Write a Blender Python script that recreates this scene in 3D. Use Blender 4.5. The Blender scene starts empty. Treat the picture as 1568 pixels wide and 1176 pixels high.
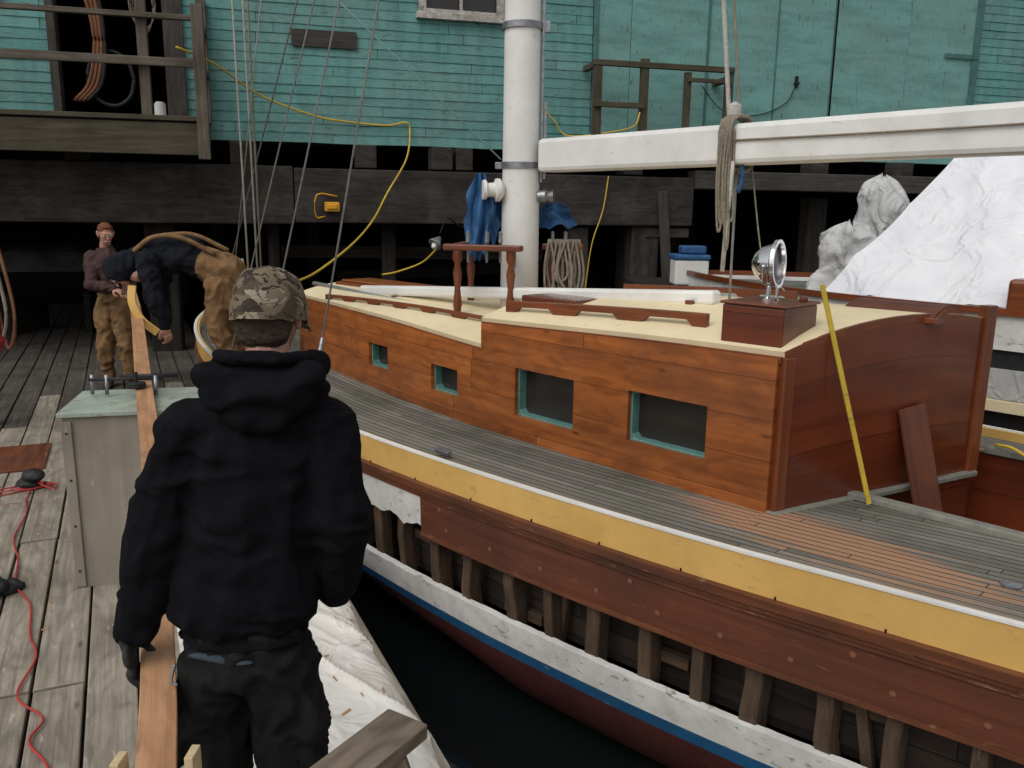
import bpy, bmesh, math, random
from mathutils import Vector, Matrix, noise
random.seed(7)
V=Vector
sc=bpy.context.scene
# ------------------------------------------------------------------ node helpers
def nd(nt,t,props=None,ins=None):
    n=nt.nodes.new(t)
    for k,v in (props or {}).items(): setattr(n,k,v)
    for k,v in (ins or {}).items():
        if isinstance(v,bpy.types.NodeSocket): nt.links.new(v,n.inputs[k])
        else: n.inputs[k].default_value=v
    return n
def M(nt,op,a,b=0.0,c=None):
    i={0:a,1:b}
    if c is not None: i[2]=c
    return nd(nt,'ShaderNodeMath',{'operation':op},i).outputs[0]
def mixc(nt,f,a,b,bl='MIX'):
    def c(x): return x if isinstance(x,bpy.types.NodeSocket) else (x[0],x[1],x[2],1)
    return nd(nt,'ShaderNodeMix',{'data_type':'RGBA','blend_type':bl},{0:f,6:c(a),7:c(b)}).outputs[2]
def noi(nt,vec,scale,detail=4,rough=.55,dist=0):
    return nd(nt,'ShaderNodeTexNoise',None,{'Vector':vec,'Scale':scale,'Detail':detail,'Roughness':rough,'Distortion':dist}).outputs[0]
def rng(nt,x,a,b,c=0.0,d=1.0):
    return nd(nt,'ShaderNodeMapRange',None,{0:x,1:a,2:b,3:c,4:d}).outputs[0]
def newmat(name,rough=.6,spec=.4,metal=0,coat=0):
    m=bpy.data.materials.new(name); m.use_nodes=True; nt=m.node_tree
    b=nt.nodes['Principled BSDF']
    b.inputs['Roughness'].default_value=rough; b.inputs['Metallic'].default_value=metal
    b.inputs['Specular IOR Level'].default_value=spec; b.inputs['Coat Weight'].default_value=coat
    b.inputs['Coat Roughness'].default_value=.15
    return m,nt,b
def bump(nt,b,h,st,dist=.02):
    n=nd(nt,'ShaderNodeBump',None,{'Strength':st,'Distance':dist,'Height':h}); nt.links.new(n.outputs[0],b.inputs['Normal'])
def plain(name,c,c2=None,scale=6,rough=.6,bs=.2,metal=0,spec=.4,coat=0,detail=6,bd=.01,scuff=None,sth=.62):
    m,nt,b=newmat(name,rough,spec,metal,coat)
    tc=nd(nt,'ShaderNodeTexCoord').outputs['Object']
    if c2 is None: c2=[x*.72 for x in c]
    n=noi(nt,tc,scale,detail,.62)
    col=mixc(nt,rng(nt,n,.35,.68),c,c2)
    n2=noi(nt,tc,scale*.22,3)
    col=mixc(nt,rng(nt,n2,.4,.7,0,.35),col,[x*.6 for x in c2])
    if scuff:
        n3=noi(nt,nd(nt,'ShaderNodeMapping',None,{'Vector':tc,'Scale':(1,1,2.5)}).outputs[0],11,9,.72)
        col=mixc(nt,rng(nt,n3,sth,sth+.05,0,.9),col,scuff)
    nt.links.new(col,b.inputs['Base Color'])
    if bs: bump(nt,b,n,bs,bd)
    r=rng(nt,n,.3,.7,max(.05,rough-.08),min(1,rough+.1)); nt.links.new(r,b.inputs['Roughness'])
    return m
def wood(name,c1,c2,rough=.45,w=None,seam=(.02,.015,.01),gs=(1.3,26),bs=.25,spec=.4,coat=0,var=.35,blotch=.35,bl_c=None,seamw=.05,L=None,patch=None,scuff=None,knots=False):
    m,nt,b=newmat(name,rough,spec,0,coat)
    tcn=nd(nt,'ShaderNodeTexCoord'); uv=tcn.outputs['UV']; ob=tcn.outputs['Object']
    sp=nd(nt,'ShaderNodeSeparateXYZ',None,{0:uv}); u=sp.outputs[0]; v=sp.outputs[1]
    r=0.0
    if w:
        vw=M(nt,'DIVIDE',v,w); fl=M(nt,'FLOOR',vw); fr=M(nt,'FRACT',vw)
        r=nd(nt,'ShaderNodeTexWhiteNoise',{'noise_dimensions':'1D'},{'W':fl}).outputs[0]
        sm=M(nt,'LESS_THAN',fr,seamw)
        if L:
            uu=M(nt,'DIVIDE',M(nt,'ADD',u,M(nt,'MULTIPLY',r,L*3.7)),L); ufl=M(nt,'FLOOR',uu); ufr=M(nt,'FRACT',uu)
            r=nd(nt,'ShaderNodeTexWhiteNoise',{'noise_dimensions':'2D'},{'Vector':nd(nt,'ShaderNodeCombineXYZ',None,{0:fl,1:ufl}).outputs[0]}).outputs[0]
            sm=M(nt,'MAXIMUM',sm,M(nt,'LESS_THAN',ufr,.005/L))
    cv=nd(nt,'ShaderNodeCombineXYZ',None,{0:M(nt,'ADD',M(nt,'MULTIPLY',u,gs[0]),M(nt,'MULTIPLY',r,17.0)),1:M(nt,'MULTIPLY',v,gs[1]),2:M(nt,'MULTIPLY',r,31.0)}).outputs[0]
    n=noi(nt,cv,1.0,7,.6,.4)
    col=mixc(nt,rng(nt,n,.3,.7),c1,c2)
    n2=noi(nt,ob,2.3,4)
    col=mixc(nt,rng(nt,n2,.42,.72,0,blotch),col,bl_c or [x*.45 for x in c2])
    if knots:
        cv2=nd(nt,'ShaderNodeCombineXYZ',None,{0:M(nt,'MULTIPLY',u,2.2),1:M(nt,'MULTIPLY',v,6.5),2:M(nt,'MULTIPLY',r,9.0)}).outputs[0]
        vo=nd(nt,'ShaderNodeTexVoronoi',None,{'Vector':cv2,'Scale':1.0}).outputs[0]
        col=mixc(nt,rng(nt,vo,.03,.10,.75,0),col,[x*.25 for x in c2])
        w3=noi(nt,cv2,1.3,3,.5,2.0)
        col=mixc(nt,rng(nt,w3,.45,.65,0,.42),col,[x*.5 for x in c2])
    if w:
        col=mixc(nt,1.0,col,nd(nt,'ShaderNodeCombineColor',None,{0:rng(nt,r,0,1,1-var,1+var),1:rng(nt,r,0,1,1-var,1+var),2:rng(nt,r,0,1,1-var,1+var)}).outputs[0],'MULTIPLY')
    if patch:
        # freshly sanded bare area of the deck
        du=M(nt,'SUBTRACT',u,patch[0]); dv=M(nt,'SUBTRACT',M(nt,'SUBTRACT',v,patch[1]),M(nt,'MULTIPLY',du,.24))
        du=M(nt,'DIVIDE',du,patch[2]); dv=M(nt,'DIVIDE',dv,patch[3])
        dd=M(nt,'SQRT',M(nt,'ADD',M(nt,'MULTIPLY',du,du),M(nt,'MULTIPLY',dv,dv)))
        dd=M(nt,'ADD',dd,M(nt,'MULTIPLY',M(nt,'SUBTRACT',noi(nt,cv,.5,4),.5),2.2))
        col=mixc(nt,rng(nt,dd,.70,1.05,.9,0),col,mixc(nt,n,patch[4],patch[5]))
    if scuff:
        n3=noi(nt,nd(nt,'ShaderNodeCombineXYZ',None,{0:M(nt,'MULTIPLY',u,5.0),1:M(nt,'MULTIPLY',v,26.0)}).outputs[0],1,8,.7)
        col=mixc(nt,rng(nt,n3,.60,.68,0,.8),col,scuff)
    h=n
    if w:
        col=mixc(nt,sm,col,seam); h=M(nt,'SUBTRACT',n,M(nt,'MULTIPLY',sm,1.5))
    nt.links.new(col,b.inputs['Base Color'])
    nt.links.new(rng(nt,n2,.3,.7,max(.05,rough-.12),min(1,rough+.15)),b.inputs['Roughness'])
    bump(nt,b,h,bs,.01)
    return m
# ------------------------------------------------------------------ mesh helpers
def link(o,parent=None):
    sc.collection.objects.link(o)
    if parent: o.parent=parent
    return o
def empty(name,loc=(0,0,0)):
    e=bpy.data.objects.new(name,None); e.empty_display_size=.2; return link(e)
def mobj(name,verts,faces,mat,parent=None,uvs=None,smooth=False,midx=None,mods=None):
    me=bpy.data.meshes.new(name); me.from_pydata([tuple(v) for v in verts],[],faces)
    for mm in (mat if isinstance(mat,(list,tuple)) else [mat]): me.materials.append(mm)
    if uvs:
        l=me.uv_layers.new(name='UVMap')
        for i,lp in enumerate(me.loops):
            l.data[i].uv=uvs[lp.vertex_index] if len(uvs)==len(verts) else uvs[i]
    if midx:
        for p,i in zip(me.polygons,midx): p.material_index=i
    if smooth:
        for p in me.polygons: p.use_smooth=True
    me.update()
    o=bpy.data.objects.new(name,me); link(o,parent)
    return o
def solid(o,t,off=-1):
    m=o.modifiers.new('sol','SOLIDIFY'); m.thickness=t; m.offset=off
    e=o.modifiers.new('es','EDGE_SPLIT'); e.split_angle=math.radians(38); return o
def bev(o,w=.004,seg=2):
    m=o.modifiers.new('bev','BEVEL'); m.width=w; m.segments=seg; m.limit_method='ANGLE'; return o
CUBE=[(-1,-1,-1),(1,-1,-1),(1,1,-1),(-1,1,-1),(-1,-1,1),(1,-1,1),(1,1,1),(-1,1,1)]
CF=[(0,3,2,1),(4,5,6,7),(0,1,5,4),(1,2,6,5),(2,3,7,6),(3,0,4,7)]
def boxes(name,lst,mat,parent=None,bevel=.004):
    """lst of (center, dims, Matrix3 or None); U runs along the longest side"""
    vs=[];fs=[];uv=[]
    for it in lst:
        c,d=V(it[0]),it[1]; R=it[2] if len(it)>2 and it[2] is not None else Matrix.Identity(3)
        o=len(vs); ou=random.random()*7; ov=random.random()*7
        loc=[V((a*d[0]/2,b*d[1]/2,e*d[2]/2)) for a,b,e in CUBE]
        vs+= [c+R@l for l in loc]
        la=max(range(3),key=lambda i:d[i])
        for f in CF:
            fs.append(tuple(o+i for i in f))
            sp=[max(loc[i][k] for i in f)-min(loc[i][k] for i in f) for k in range(3)]
            ax=[k for k in range(3) if sp[k]>1e-6]
            if la in ax: ax.remove(la); au,av=la,ax[0]
            else: au,av=ax
            for i in f: uv.append((loc[i][au]+ou,loc[i][av]+ov))
    ob=mobj(name,vs,fs,mat,parent,uv)
    if bevel: bev(ob,bevel)
    return ob
def frame_m(d,up=V((0,0,1))):
    x=V(d).normalized(); y=V(up).cross(x)
    if y.length<1e-4: y=V((0,1,0)).cross(x)
    y.normalize(); z=x.cross(y)
    return Matrix((x,y,z)).transposed()
def bm_(p1,p2,w,h,up=V((0,0,1))):
    p1,p2=V(p1),V(p2); return ((p1+p2)/2,((p2-p1).length,w,h),frame_m(p2-p1,up))
def beam(name,p1,p2,w,h,mat,parent=None,up=V((0,0,1)),bevel=.004):
    return boxes(name,[bm_(p1,p2,w,h,up)],mat,parent,bevel)
def cat(pts,n=8):
    pts=[V(p) for p in pts]
    if len(pts)<3: return pts
    P=[pts[0]*2-pts[1]]+pts+[pts[-1]*2-pts[-2]]; out=[]
    for i in range(1,len(P)-2):
        for k in range(n):
            t=k/n; a,b,c,d=P[i-1:i+3]
            out.append(.5*((2*b)+(c-a)*t+(2*a-5*b+4*c-d)*t*t+(3*b-a-3*c+d)*t**3))
    out.append(pts[-1]); return out
def tube(name,pts,r,mat,parent=None,n=8,seg=8):
    P=cat(pts,n) if n>1 else [V(p) for p in pts]
    vs=[];fs=[];uv=[];L=0
    for i,p in enumerate(P):
        t=(P[min(i+1,len(P)-1)]-P[max(i-1,0)]); R=frame_m(t if t.length>1e-6 else V((0,0,1)))
        if i: L+=(P[i]-P[i-1]).length
        rr=r(i/(len(P)-1)) if callable(r) else r
        for k in range(seg):
            a=2*math.pi*k/seg; vs.append(p+R@V((0,math.cos(a)*rr,math.sin(a)*rr))); uv.append((L,k/seg*rr*6))
    for i in range(len(P)-1):
        for k in range(seg):
            a=i*seg+k;b=i*seg+(k+1)%seg; fs.append((a,b,b+seg,a+seg))
    fs.append(tuple(range(seg))[::-1]); fs.append(tuple((len(P)-1)*seg+k for k in range(seg)))
    return mobj(name,vs,fs,mat,parent,uv,True)
def grid(name,f,nu,nv,mat,parent=None,smooth=True,uvf=None,skip=None):
    vs=[];uv=[];fs=[]
    for i in range(nu+1):
        for j in range(nv+1):
            vs.append(f(i/nu,j/nv)); uv.append(uvf(i/nu,j/nv) if uvf else (i/nu,j/nv))
    for i in range(nu):
        for j in range(nv):
            if skip and skip((i+.5)/nu,(j+.5)/nv): continue
            a=i*(nv+1)+j; fs.append((a,a+nv+1,a+nv+2,a+1))
    return mobj(name,vs,fs,mat,parent,uv,smooth)
def lathe(name,prof,origin,axis,mat,parent=None,seg=24):
    R=frame_m(axis); o=V(origin); vs=[];fs=[];uv=[]
    for h,r in prof:
        for k in range(seg):
            a=2*math.pi*k/seg; vs.append(o+R@V((h,math.cos(a)*r,math.sin(a)*r))); uv.append((h,a*r))
    for i in range(len(prof)-1):
        for k in range(seg):
            a=i*seg+k;b=i*seg+(k+1)%seg; fs.append((a,b,b+seg,a+seg))
    fs.append(tuple(range(seg))[::-1]); fs.append(tuple((len(prof)-1)*seg+k for k in range(seg)))
    ob=mobj(name,vs,fs,mat,parent,uv,True)
    e=ob.modifiers.new('es','EDGE_SPLIT'); e.split_angle=math.radians(40)
    return ob
def tab(T,x):
    if x<=T[0][0]: return T[0][1]
    if x>=T[-1][0]: return T[-1][1]
    for i in range(len(T)-1):
        if T[i][0]<=x<=T[i+1][0]:
            x0,y0=T[i];x1,y1=T[i+1];h=x1-x0;t=(x-x0)/h
            m=(y1-y0)/h
            m0=m if i==0 else (y1-T[i-1][1])/(x1-T[i-1][0])
            m1=m if i==len(T)-2 else (T[i+2][1]-y0)/(T[i+2][0]-x0)
            return (2*t**3-3*t*t+1)*y0+(t**3-2*t*t+t)*h*m0+(-2*t**3+3*t*t)*y1+(t**3-t*t)*h*m1
def ell(bm,c,r,R=None):
    o=bmesh.ops.create_icosphere(bm,subdivisions=2,radius=1)
    for v in o['verts']:
        q=V((v.co.x*r[0],v.co.y*r[1],v.co.z*r[2]))
        v.co=V(c)+(R@q if R else q)
    return o['verts']
def blob(name,segs,vox,mat,parent,folds=0,fs_=(6,6,6),T=None,sm=4,crease=.45):
    """segs: (p1,r1,p2,r2); r scalar or 3-tuple. Hulls are fused into one continuous skin."""
    tot=bpy.data.meshes.new(name+'_src'); allv=[];allf=[]
    for s in segs:
        p1,r1=s[0],s[1]; p2,r2=(s[2],s[3]) if len(s)>2 else (None,None)
        t3=lambda r:(r,r,r) if not isinstance(r,(tuple,list)) else r
        bm=bmesh.new(); ell(bm,p1,t3(r1))
        if p2 is not None: ell(bm,p2,t3(r2))
        for f in list(bm.faces): bm.faces.remove(f)
        r=bmesh.ops.convex_hull(bm,input=bm.verts)
        loose=[v for v in bm.verts if not v.link_faces]
        bmesh.ops.delete(bm,geom=loose,context='VERTS')
        bm.verts.ensure_lookup_table(); bm.verts.index_update(); o=len(allv)
        allv+=[v.co.copy() for v in bm.verts]; allf+=[tuple(o+v.index for v in f.verts) for f in bm.faces]
        bm.free()
    if T: allv=[T@v for v in allv]
    tot.from_pydata([tuple(v) for v in allv],[],allf)
    ob=bpy.data.objects.new(name+'_src',tot); sc.collection.objects.link(ob)
    m=ob.modifiers.new('r','REMESH'); m.mode='VOXEL'; m.voxel_size=vox; m.adaptivity=0
    m=ob.modifiers.new('s','SMOOTH'); m.factor=.5; m.iterations=sm
    dg=bpy.context.evaluated_depsgraph_get(); me=bpy.data.meshes.new_from_object(ob.evaluated_get(dg))
    bpy.data.objects.remove(ob)
    me.name=name
    if folds:
        ns=[v.normal.copy() for v in me.vertices]
        for v,n_ in zip(me.vertices,ns):
            q=V((v.co.x*fs_[0],v.co.y*fs_[1],v.co.z*fs_[2]))
            w1=noise.noise(q+V((noise.noise(q*.7)*1.5,0,0))); ridge=1-abs(noise.noise(q*1.7+V((5,3,1))+V((0,0,noise.noise(q)))))*2.6
            v.co+=n_*(folds*(w1*.9+max(-.4,ridge)*crease-.2))
    me.materials.clear(); me.materials.append(mat)
    for p in me.polygons: p.use_smooth=True
    o=bpy.data.objects.new(name,me); link(o,parent); return o
# ------------------------------------------------------------------ materials
def siding_mat(name,c,c2,course=.13,vert=False):
    m,nt,b=newmat(name,.75,.25)
    tcn=nd(nt,'ShaderNodeTexCoord'); uv=tcn.outputs['UV']
    sp=nd(nt,'ShaderNodeSeparateXYZ',None,{0:uv}); u=sp.outputs[0]; v=sp.outputs[1]
    fl=M(nt,'FLOOR',M(nt,'DIVIDE',v,course))
    r0=nd(nt,'ShaderNodeTexWhiteNoise',{'noise_dimensions':'1D'},{'W':fl}).outputs[0]
    uu=M(nt,'DIVIDE',M(nt,'ADD',u,M(nt,'MULTIPLY',r0,9.0)),2.6)
    r=nd(nt,'ShaderNodeTexWhiteNoise',{'noise_dimensions':'2D'},{'Vector':nd(nt,'ShaderNodeCombineXYZ',None,{0:fl,1:M(nt,'FLOOR',uu)}).outputs[0]}).outputs[0]
    col=mixc(nt,r,c,c2)
    if vert: col=mixc(nt,.75,col,c)
    st=noi(nt,nd(nt,'ShaderNodeMapping',None,{'Vector':uv,'Scale':(6,1.0,1)}).outputs[0],1,6,.65)
    col=mixc(nt,rng(nt,st,.44,.72,0,.70),col,[x*.42 for x in c2])
    big=noi(nt,uv,.9,5,.6)
    col=mixc(nt,rng(nt,big,.40,.68,0,.55),col,(.17,.235,.215))
    fine=noi(nt,nd(nt,'ShaderNodeMapping',None,{'Vector':uv,'Scale':(9,60,1)}).outputs[0],1,5)
    col=mixc(nt,rng(nt,fine,.35,.7,0,.35),col,[min(1,x*1.25+.04) for x in c])
    chip=noi(nt,nd(nt,'ShaderNodeMapping',None,{'Vector':uv,'Scale':(4,18,1)}).outputs[0],1,8,.72)
    col=mixc(nt,rng(nt,chip,.60,.64,0,.85),col,(.085,.085,.07))
    jt=M(nt,'LESS_THAN',M(nt,'FRACT',uu),.003)
    if not vert: col=mixc(nt,jt,col,(.01,.02,.02))
    nt.links.new(col,b.inputs['Base Color']); bump(nt,b,fine,.3,.01)
    return m
m_side=siding_mat('teal_clapboard_paint',(.130,.315,.290),(.085,.235,.220),.128)
m_ply=siding_mat('teal_plywood_paint',(.165,.355,.32),(.13,.30,.275),1.2,True)
m_tealtrim=plain('teal_trim',(.08,.20,.185),(.05,.13,.12),9,.7,.3)
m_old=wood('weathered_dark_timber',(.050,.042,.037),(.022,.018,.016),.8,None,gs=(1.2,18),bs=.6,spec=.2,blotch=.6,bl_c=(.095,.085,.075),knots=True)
m_old2=wood('weathered_grey_timber',(.17,.145,.115),(.085,.07,.055),.85,None,gs=(2,24),bs=.6,spec=.2,blotch=.5)
m_fas=wood('weathered_fascia_timber',(.09,.08,.07),(.04,.035,.03),.85,None,gs=(2,24),bs=.6,spec=.2)
m_plat=wood('mossy_timber',(.11,.093,.062),(.05,.045,.03),.85,None,gs=(1.6,18),bs=.5,spec=.2)
m_pile=wood('pile_timber',(.040,.034,.029),(.016,.013,.011),.9,None,gs=(1,20),bs=.6,spec=.1)
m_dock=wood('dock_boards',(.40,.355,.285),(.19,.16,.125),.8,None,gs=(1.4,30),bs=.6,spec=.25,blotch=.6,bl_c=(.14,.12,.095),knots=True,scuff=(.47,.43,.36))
m_dockd=wood('shade_painted_dock_boards',(.12,.105,.088),(.055,.048,.04),.85,None,gs=(1.4,30),bs=.6,spec=.2,blotch=.6)  # darker copy of the dock wood, the building's shade put into its colour
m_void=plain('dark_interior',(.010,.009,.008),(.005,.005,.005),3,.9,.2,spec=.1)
m_mah=wood('varnished_mahogany_side',(.375,.118,.027),(.195,.053,.013),.33,.205,(.04,.015,.007),(.8,15),.08,.4,.28,var=.30,blotch=.5,bl_c=(.10,.028,.008),seamw=.014,L=2.6,knots=True)
m_mah2=wood('varnished_mahogany_dark',(.165,.037,.013),(.09,.019,.008),.28,.36,(.02,.008,.004),(.8,12),.06,.4,.32,var=.16,blotch=.45,seamw=.010)
m_mahtrim=wood('mahogany_trim',(.22,.060,.019),(.115,.029,.010),.36,None,gs=(1.5,30),bs=.1,coat=.2)
m_mahdull=wood('unvarnished_mahogany_plank',(.155,.049,.024),(.085,.027,.014),.5,None,gs=(.8,22),bs=.2,blotch=.5,scuff=(.21,.09,.05))
m_guard=wood('worn_mahogany_guard',(.20,.070,.030),(.085,.028,.014),.5,None,gs=(1.5,20),bs=.35,blotch=.6,bl_c=(.04,.017,.01),scuff=(.36,.21,.125))
m_cream=plain('cream_roof_paint',(.79,.67,.43),(.72,.60,.38),5,.65,.05,scuff=(.60,.50,.33),sth=.60)
m_yel=plain('ochre_bulwark_paint',(.69,.43,.13),(.59,.355,.10),4,.55,.08,scuff=(.45,.28,.11),sth=.60)
m_white=plain('white_paint',(.79,.78,.75),(.69,.68,.64),5,.5,.05,scuff=(.56,.54,.49),sth=.61)
m_whull=plain('white_hull_paint',(.75,.74,.70),(.58,.56,.52),9,.65,.25,scuff=(.28,.23,.17),sth=.585)
m_blue=plain('blue_boot_stripe',(.018,.115,.25),(.014,.08,.18),8,.5,.1,scuff=(.2,.25,.3),sth=.62)
m_red=plain('red_bottom_paint',(.125,.030,.025),(.07,.018,.016),7,.6,.25,scuff=(.05,.03,.025),sth=.58)
m_deck=wood('weathered_teak_deck',(.225,.212,.180),(.12,.113,.095),.8,.052,(.016,.015,.013),(1.4,60),.35,.25,var=.24,blotch=.65,bl_c=(.075,.078,.055),seamw=.15,patch=(-.1,.50,.90,.24,(.42,.235,.135),(.33,.18,.10)),L=1.9)
m_rib=wood('oak_frames',(.125,.075,.042),(.04,.025,.017),.8,None,gs=(2.5,16),bs=.7,blotch=.7,scuff=(.24,.15,.08))
m_ceil=wood('inner_ceiling_planks',(.045,.030,.021),(.018,.012,.009),.8,.12,(.003,.002,.002),(1.5,20),.5,var=.6,L=.9)
m_glass=plain('dark_window_glass',(.030,.028,.024),(.018,.016,.014),2,.15,.0,spec=.5)
m_tealf=plain('teal_window_frame',(.13,.28,.245),(.08,.19,.17),12,.55,.15,scuff=(.06,.05,.03),sth=.60)
m_grey=plain('grey_caulk_sill',(.24,.235,.20),(.15,.145,.12),12,.75,.25)
m_green=plain('green_bedding',(.09,.13,.05),(.05,.07,.03),15,.8,.2)
m_metal=plain('galvanised_metal',(.35,.36,.37),(.2,.2,.21),20,.4,.1,metal=.8)
m_chrome=plain('chrome',(.75,.75,.76),(.6,.6,.62),3,.12,.0,metal=1)
m_lens=plain('dark_lens',(.02,.022,.025),(.03,.03,.032),3,.3,0,spec=.3)
m_rope=plain('hemp_rope',(.30,.26,.20),(.18,.15,.11),60,.9,.6)
m_ropew=plain('white_rope',(.55,.53,.48),(.38,.36,.32),60,.85,.5)
m_wire=plain('steel_wire',(.36,.36,.35),(.24,.24,.23),30,.5,.1,metal=.3)
m_cordy=plain('yellow_cord',(.66,.46,.05),(.55,.36,.03),10,.5,0)
m_lamp=plain('yellow_lamp_housing',(.75,.38,.02),(.6,.28,.02),10,.5,0)
m_cordr=plain('red_cord',(.50,.05,.04),(.38,.03,.03),10,.5,0)
m_cyan=plain('cyan_line',(.22,.45,.42),(.15,.33,.3),30,.7,0)
m_hose=plain('brown_hose',(.22,.085,.035),(.14,.05,.02),6,.5,.1)
m_black=plain('black_rubber',(.015,.015,.016),(.01,.01,.01),20,.6,.2)
m_tarpb=plain('blue_tarp',(.03,.12,.28),(.02,.07,.17),14,.65,.4)
def tarp_mat(name,c,c2,st=None,bs=.35,sc_=14,th=.59):
    m,nt,b=newmat(name,.55,.3)
    tc=nd(nt,'ShaderNodeTexCoord').outputs['Object']
    n=noi(nt,tc,3,5); col=mixc(nt,rng(nt,n,.4,.7),c,c2)
    if st:
        s=noi(nt,tc,11,7,.75); s2=noi(nt,tc,2.2,2)
        col=mixc(nt,M(nt,'MULTIPLY',rng(nt,s,th,th+.05,0,.8),rng(nt,s2,.48,.58)),col,st)
    nt.links.new(col,b.inputs['Base Color'])
    f=noi(nt,tc,sc_,6,.6,1.2)
    vo=nd(nt,'ShaderNodeTexNoise',None,{'Vector':tc,'Scale':sc_*.35,'Detail':3.0,'Distortion':.8}).outputs[0]
    cr=M(nt,'ABSOLUTE',M(nt,'SUBTRACT',vo,.5))     # sharp creases where the noise crosses its mean
    cr=rng(nt,cr,0,.08,-1.6,0)
    bump(nt,b,M(nt,'ADD',f,M(nt,'MULTIPLY',cr,-.7)),bs,.02)
    return m
m_tarp=tarp_mat('white_tarpaulin',(.76,.76,.78),(.66,.67,.70),None,.5,7)
m_cloth=tarp_mat('stained_canvas',(.76,.735,.68),(.69,.66,.60),(.42,.31,.20),.35,9)
m_gtarp=tarp_mat('grey_cover',(.52,.52,.51),(.36,.36,.35),None,.5,10)
m_dtarp=tarp_mat('dim_cover',(.10,.10,.10),(.06,.06,.06),None)
m_newwood=wood('fresh_fir_plank',(.55,.31,.165),(.37,.18,.085),.6,None,gs=(1.0,40),bs=.2,blotch=.25,knots=True)
m_plyg=wood('grey_plywood',(.33,.29,.235),(.225,.195,.155),.8,None,gs=(.8,9),bs=.25,blotch=.5,bl_c=(.14,.12,.095),scuff=(.40,.365,.31))
m_greentop=plain('pale_green_lid',(.38,.43,.36),(.26,.30,.25),7,.6,.2,scuff=(.2,.2,.16),sth=.58)
m_skin=plain('skin',(.50,.27,.19),(.42,.21,.15),30,.5,.1)
m_hair=plain('short_brown_hair',(.06,.038,.025),(.03,.02,.015),120,.7,.8)
m_hairr=plain('red_hair',(.22,.07,.025),(.12,.04,.015),120,.7,.8)
m_hood=plain('black_fleece',(.0075,.0075,.010),(.0055,.0055,.007),40,.95,.35,spec=.08)
m_pants=plain('charcoal_trousers',(.014,.014,.014),(.009,.009,.009),50,.9,.4,spec=.12)
m_navy=plain('navy_jacket',(.014,.016,.022),(.009,.010,.014),40,.9,.4,spec=.12)
m_tan=plain('tan_canvas_workwear',(.25,.145,.068),(.15,.085,.04),18,.85,.4,spec=.15,scuff=(.10,.06,.035),sth=.6)
m_plaid=plain('brown_flannel',(.085,.045,.04),(.045,.03,.03),30,.9,.4,spec=.15)
m_glove=plain('dark_glove',(.03,.03,.032),(.018,.018,.02),60,.8,.4)
m_boot=plain('leather_boot',(.06,.035,.02),(.03,.02,.012),20,.6,.3)
def camo():
    m,nt,b=newmat('camouflage_cloth',.9,.2)
    tc=nd(nt,'ShaderNodeTexCoord').outputs['Object']
    n1=noi(nt,tc,15,4,.6,.9); n2=noi(nt,tc,21,3,.6,1.2); n3=noi(nt,tc,26,4,.6,1.5)
    c=mixc(nt,rng(nt,n1,.49,.53),(.16,.125,.085),(.075,.058,.038))
    c=mixc(nt,rng(nt,n2,.56,.585),c,(.28,.235,.17))
    c=mixc(nt,rng(nt,n3,.575,.59),c,(.030,.023,.018))
    nt.links.new(c,b.inputs['Base Color']); bump(nt,b,noi(nt,tc,200,2),.3,.003); return m
m_camo=camo()
# ------------------------------------------------------------------ water
def water():
    m,nt,b=newmat('harbour_water',.08,.5); tc=nd(nt,'ShaderNodeTexCoord').outputs['Object']
    b.inputs['Base Color'].default_value=(.006,.009,.009,1); bump(nt,b,noi(nt,tc,2.2,3),.12,.05)
    mobj('water',[(-900,-900,-.86),(900,-900,-.86),(900,900,-.86),(-900,900,-.86)],[(0,1,2,3)],m)
water()
# ------------------------------------------------------------------ dock
E0=V((-.15,2.6,0)); Ed=V((-.42,.9,0)).normalized(); En=V((-Ed.y,Ed.x,0))
dock=empty('timber_dock')
lst=[]; lst2=[]; w=.205
RD=frame_m(Ed)
for i in range(52):
    t=-6-random.random()*2.4
    while t<20:
        L=random.choice((1.8,2.4,3.0,3.6))
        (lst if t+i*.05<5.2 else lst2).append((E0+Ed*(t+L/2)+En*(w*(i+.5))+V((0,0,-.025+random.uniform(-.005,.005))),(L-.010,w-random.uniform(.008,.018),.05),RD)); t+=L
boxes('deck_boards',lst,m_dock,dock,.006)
boxes('shade_painted_boards',lst2,m_dockd,dock,.006)  # far boards, shade under the building painted into their material
boxes('sub_frame',[(E0+Ed*(6)+En*5.4+V((0,0,-.14)),(27,10.6,.12),RD),(E0+Ed*6+En*.1+V((0,0,-.32)),(27,.2,.3),RD)],m_old,dock,.01)
lst=[]
for t in range(-5,18,3):
    for q in (.35,4,8): lst.append((tuple(E0+Ed*t+En*q+V((0,0,-1.2))),(2.2,.3,.3),frame_m((0,0,1))))
boxes('dock_piles',lst,m_pile,dock,.05)
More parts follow.
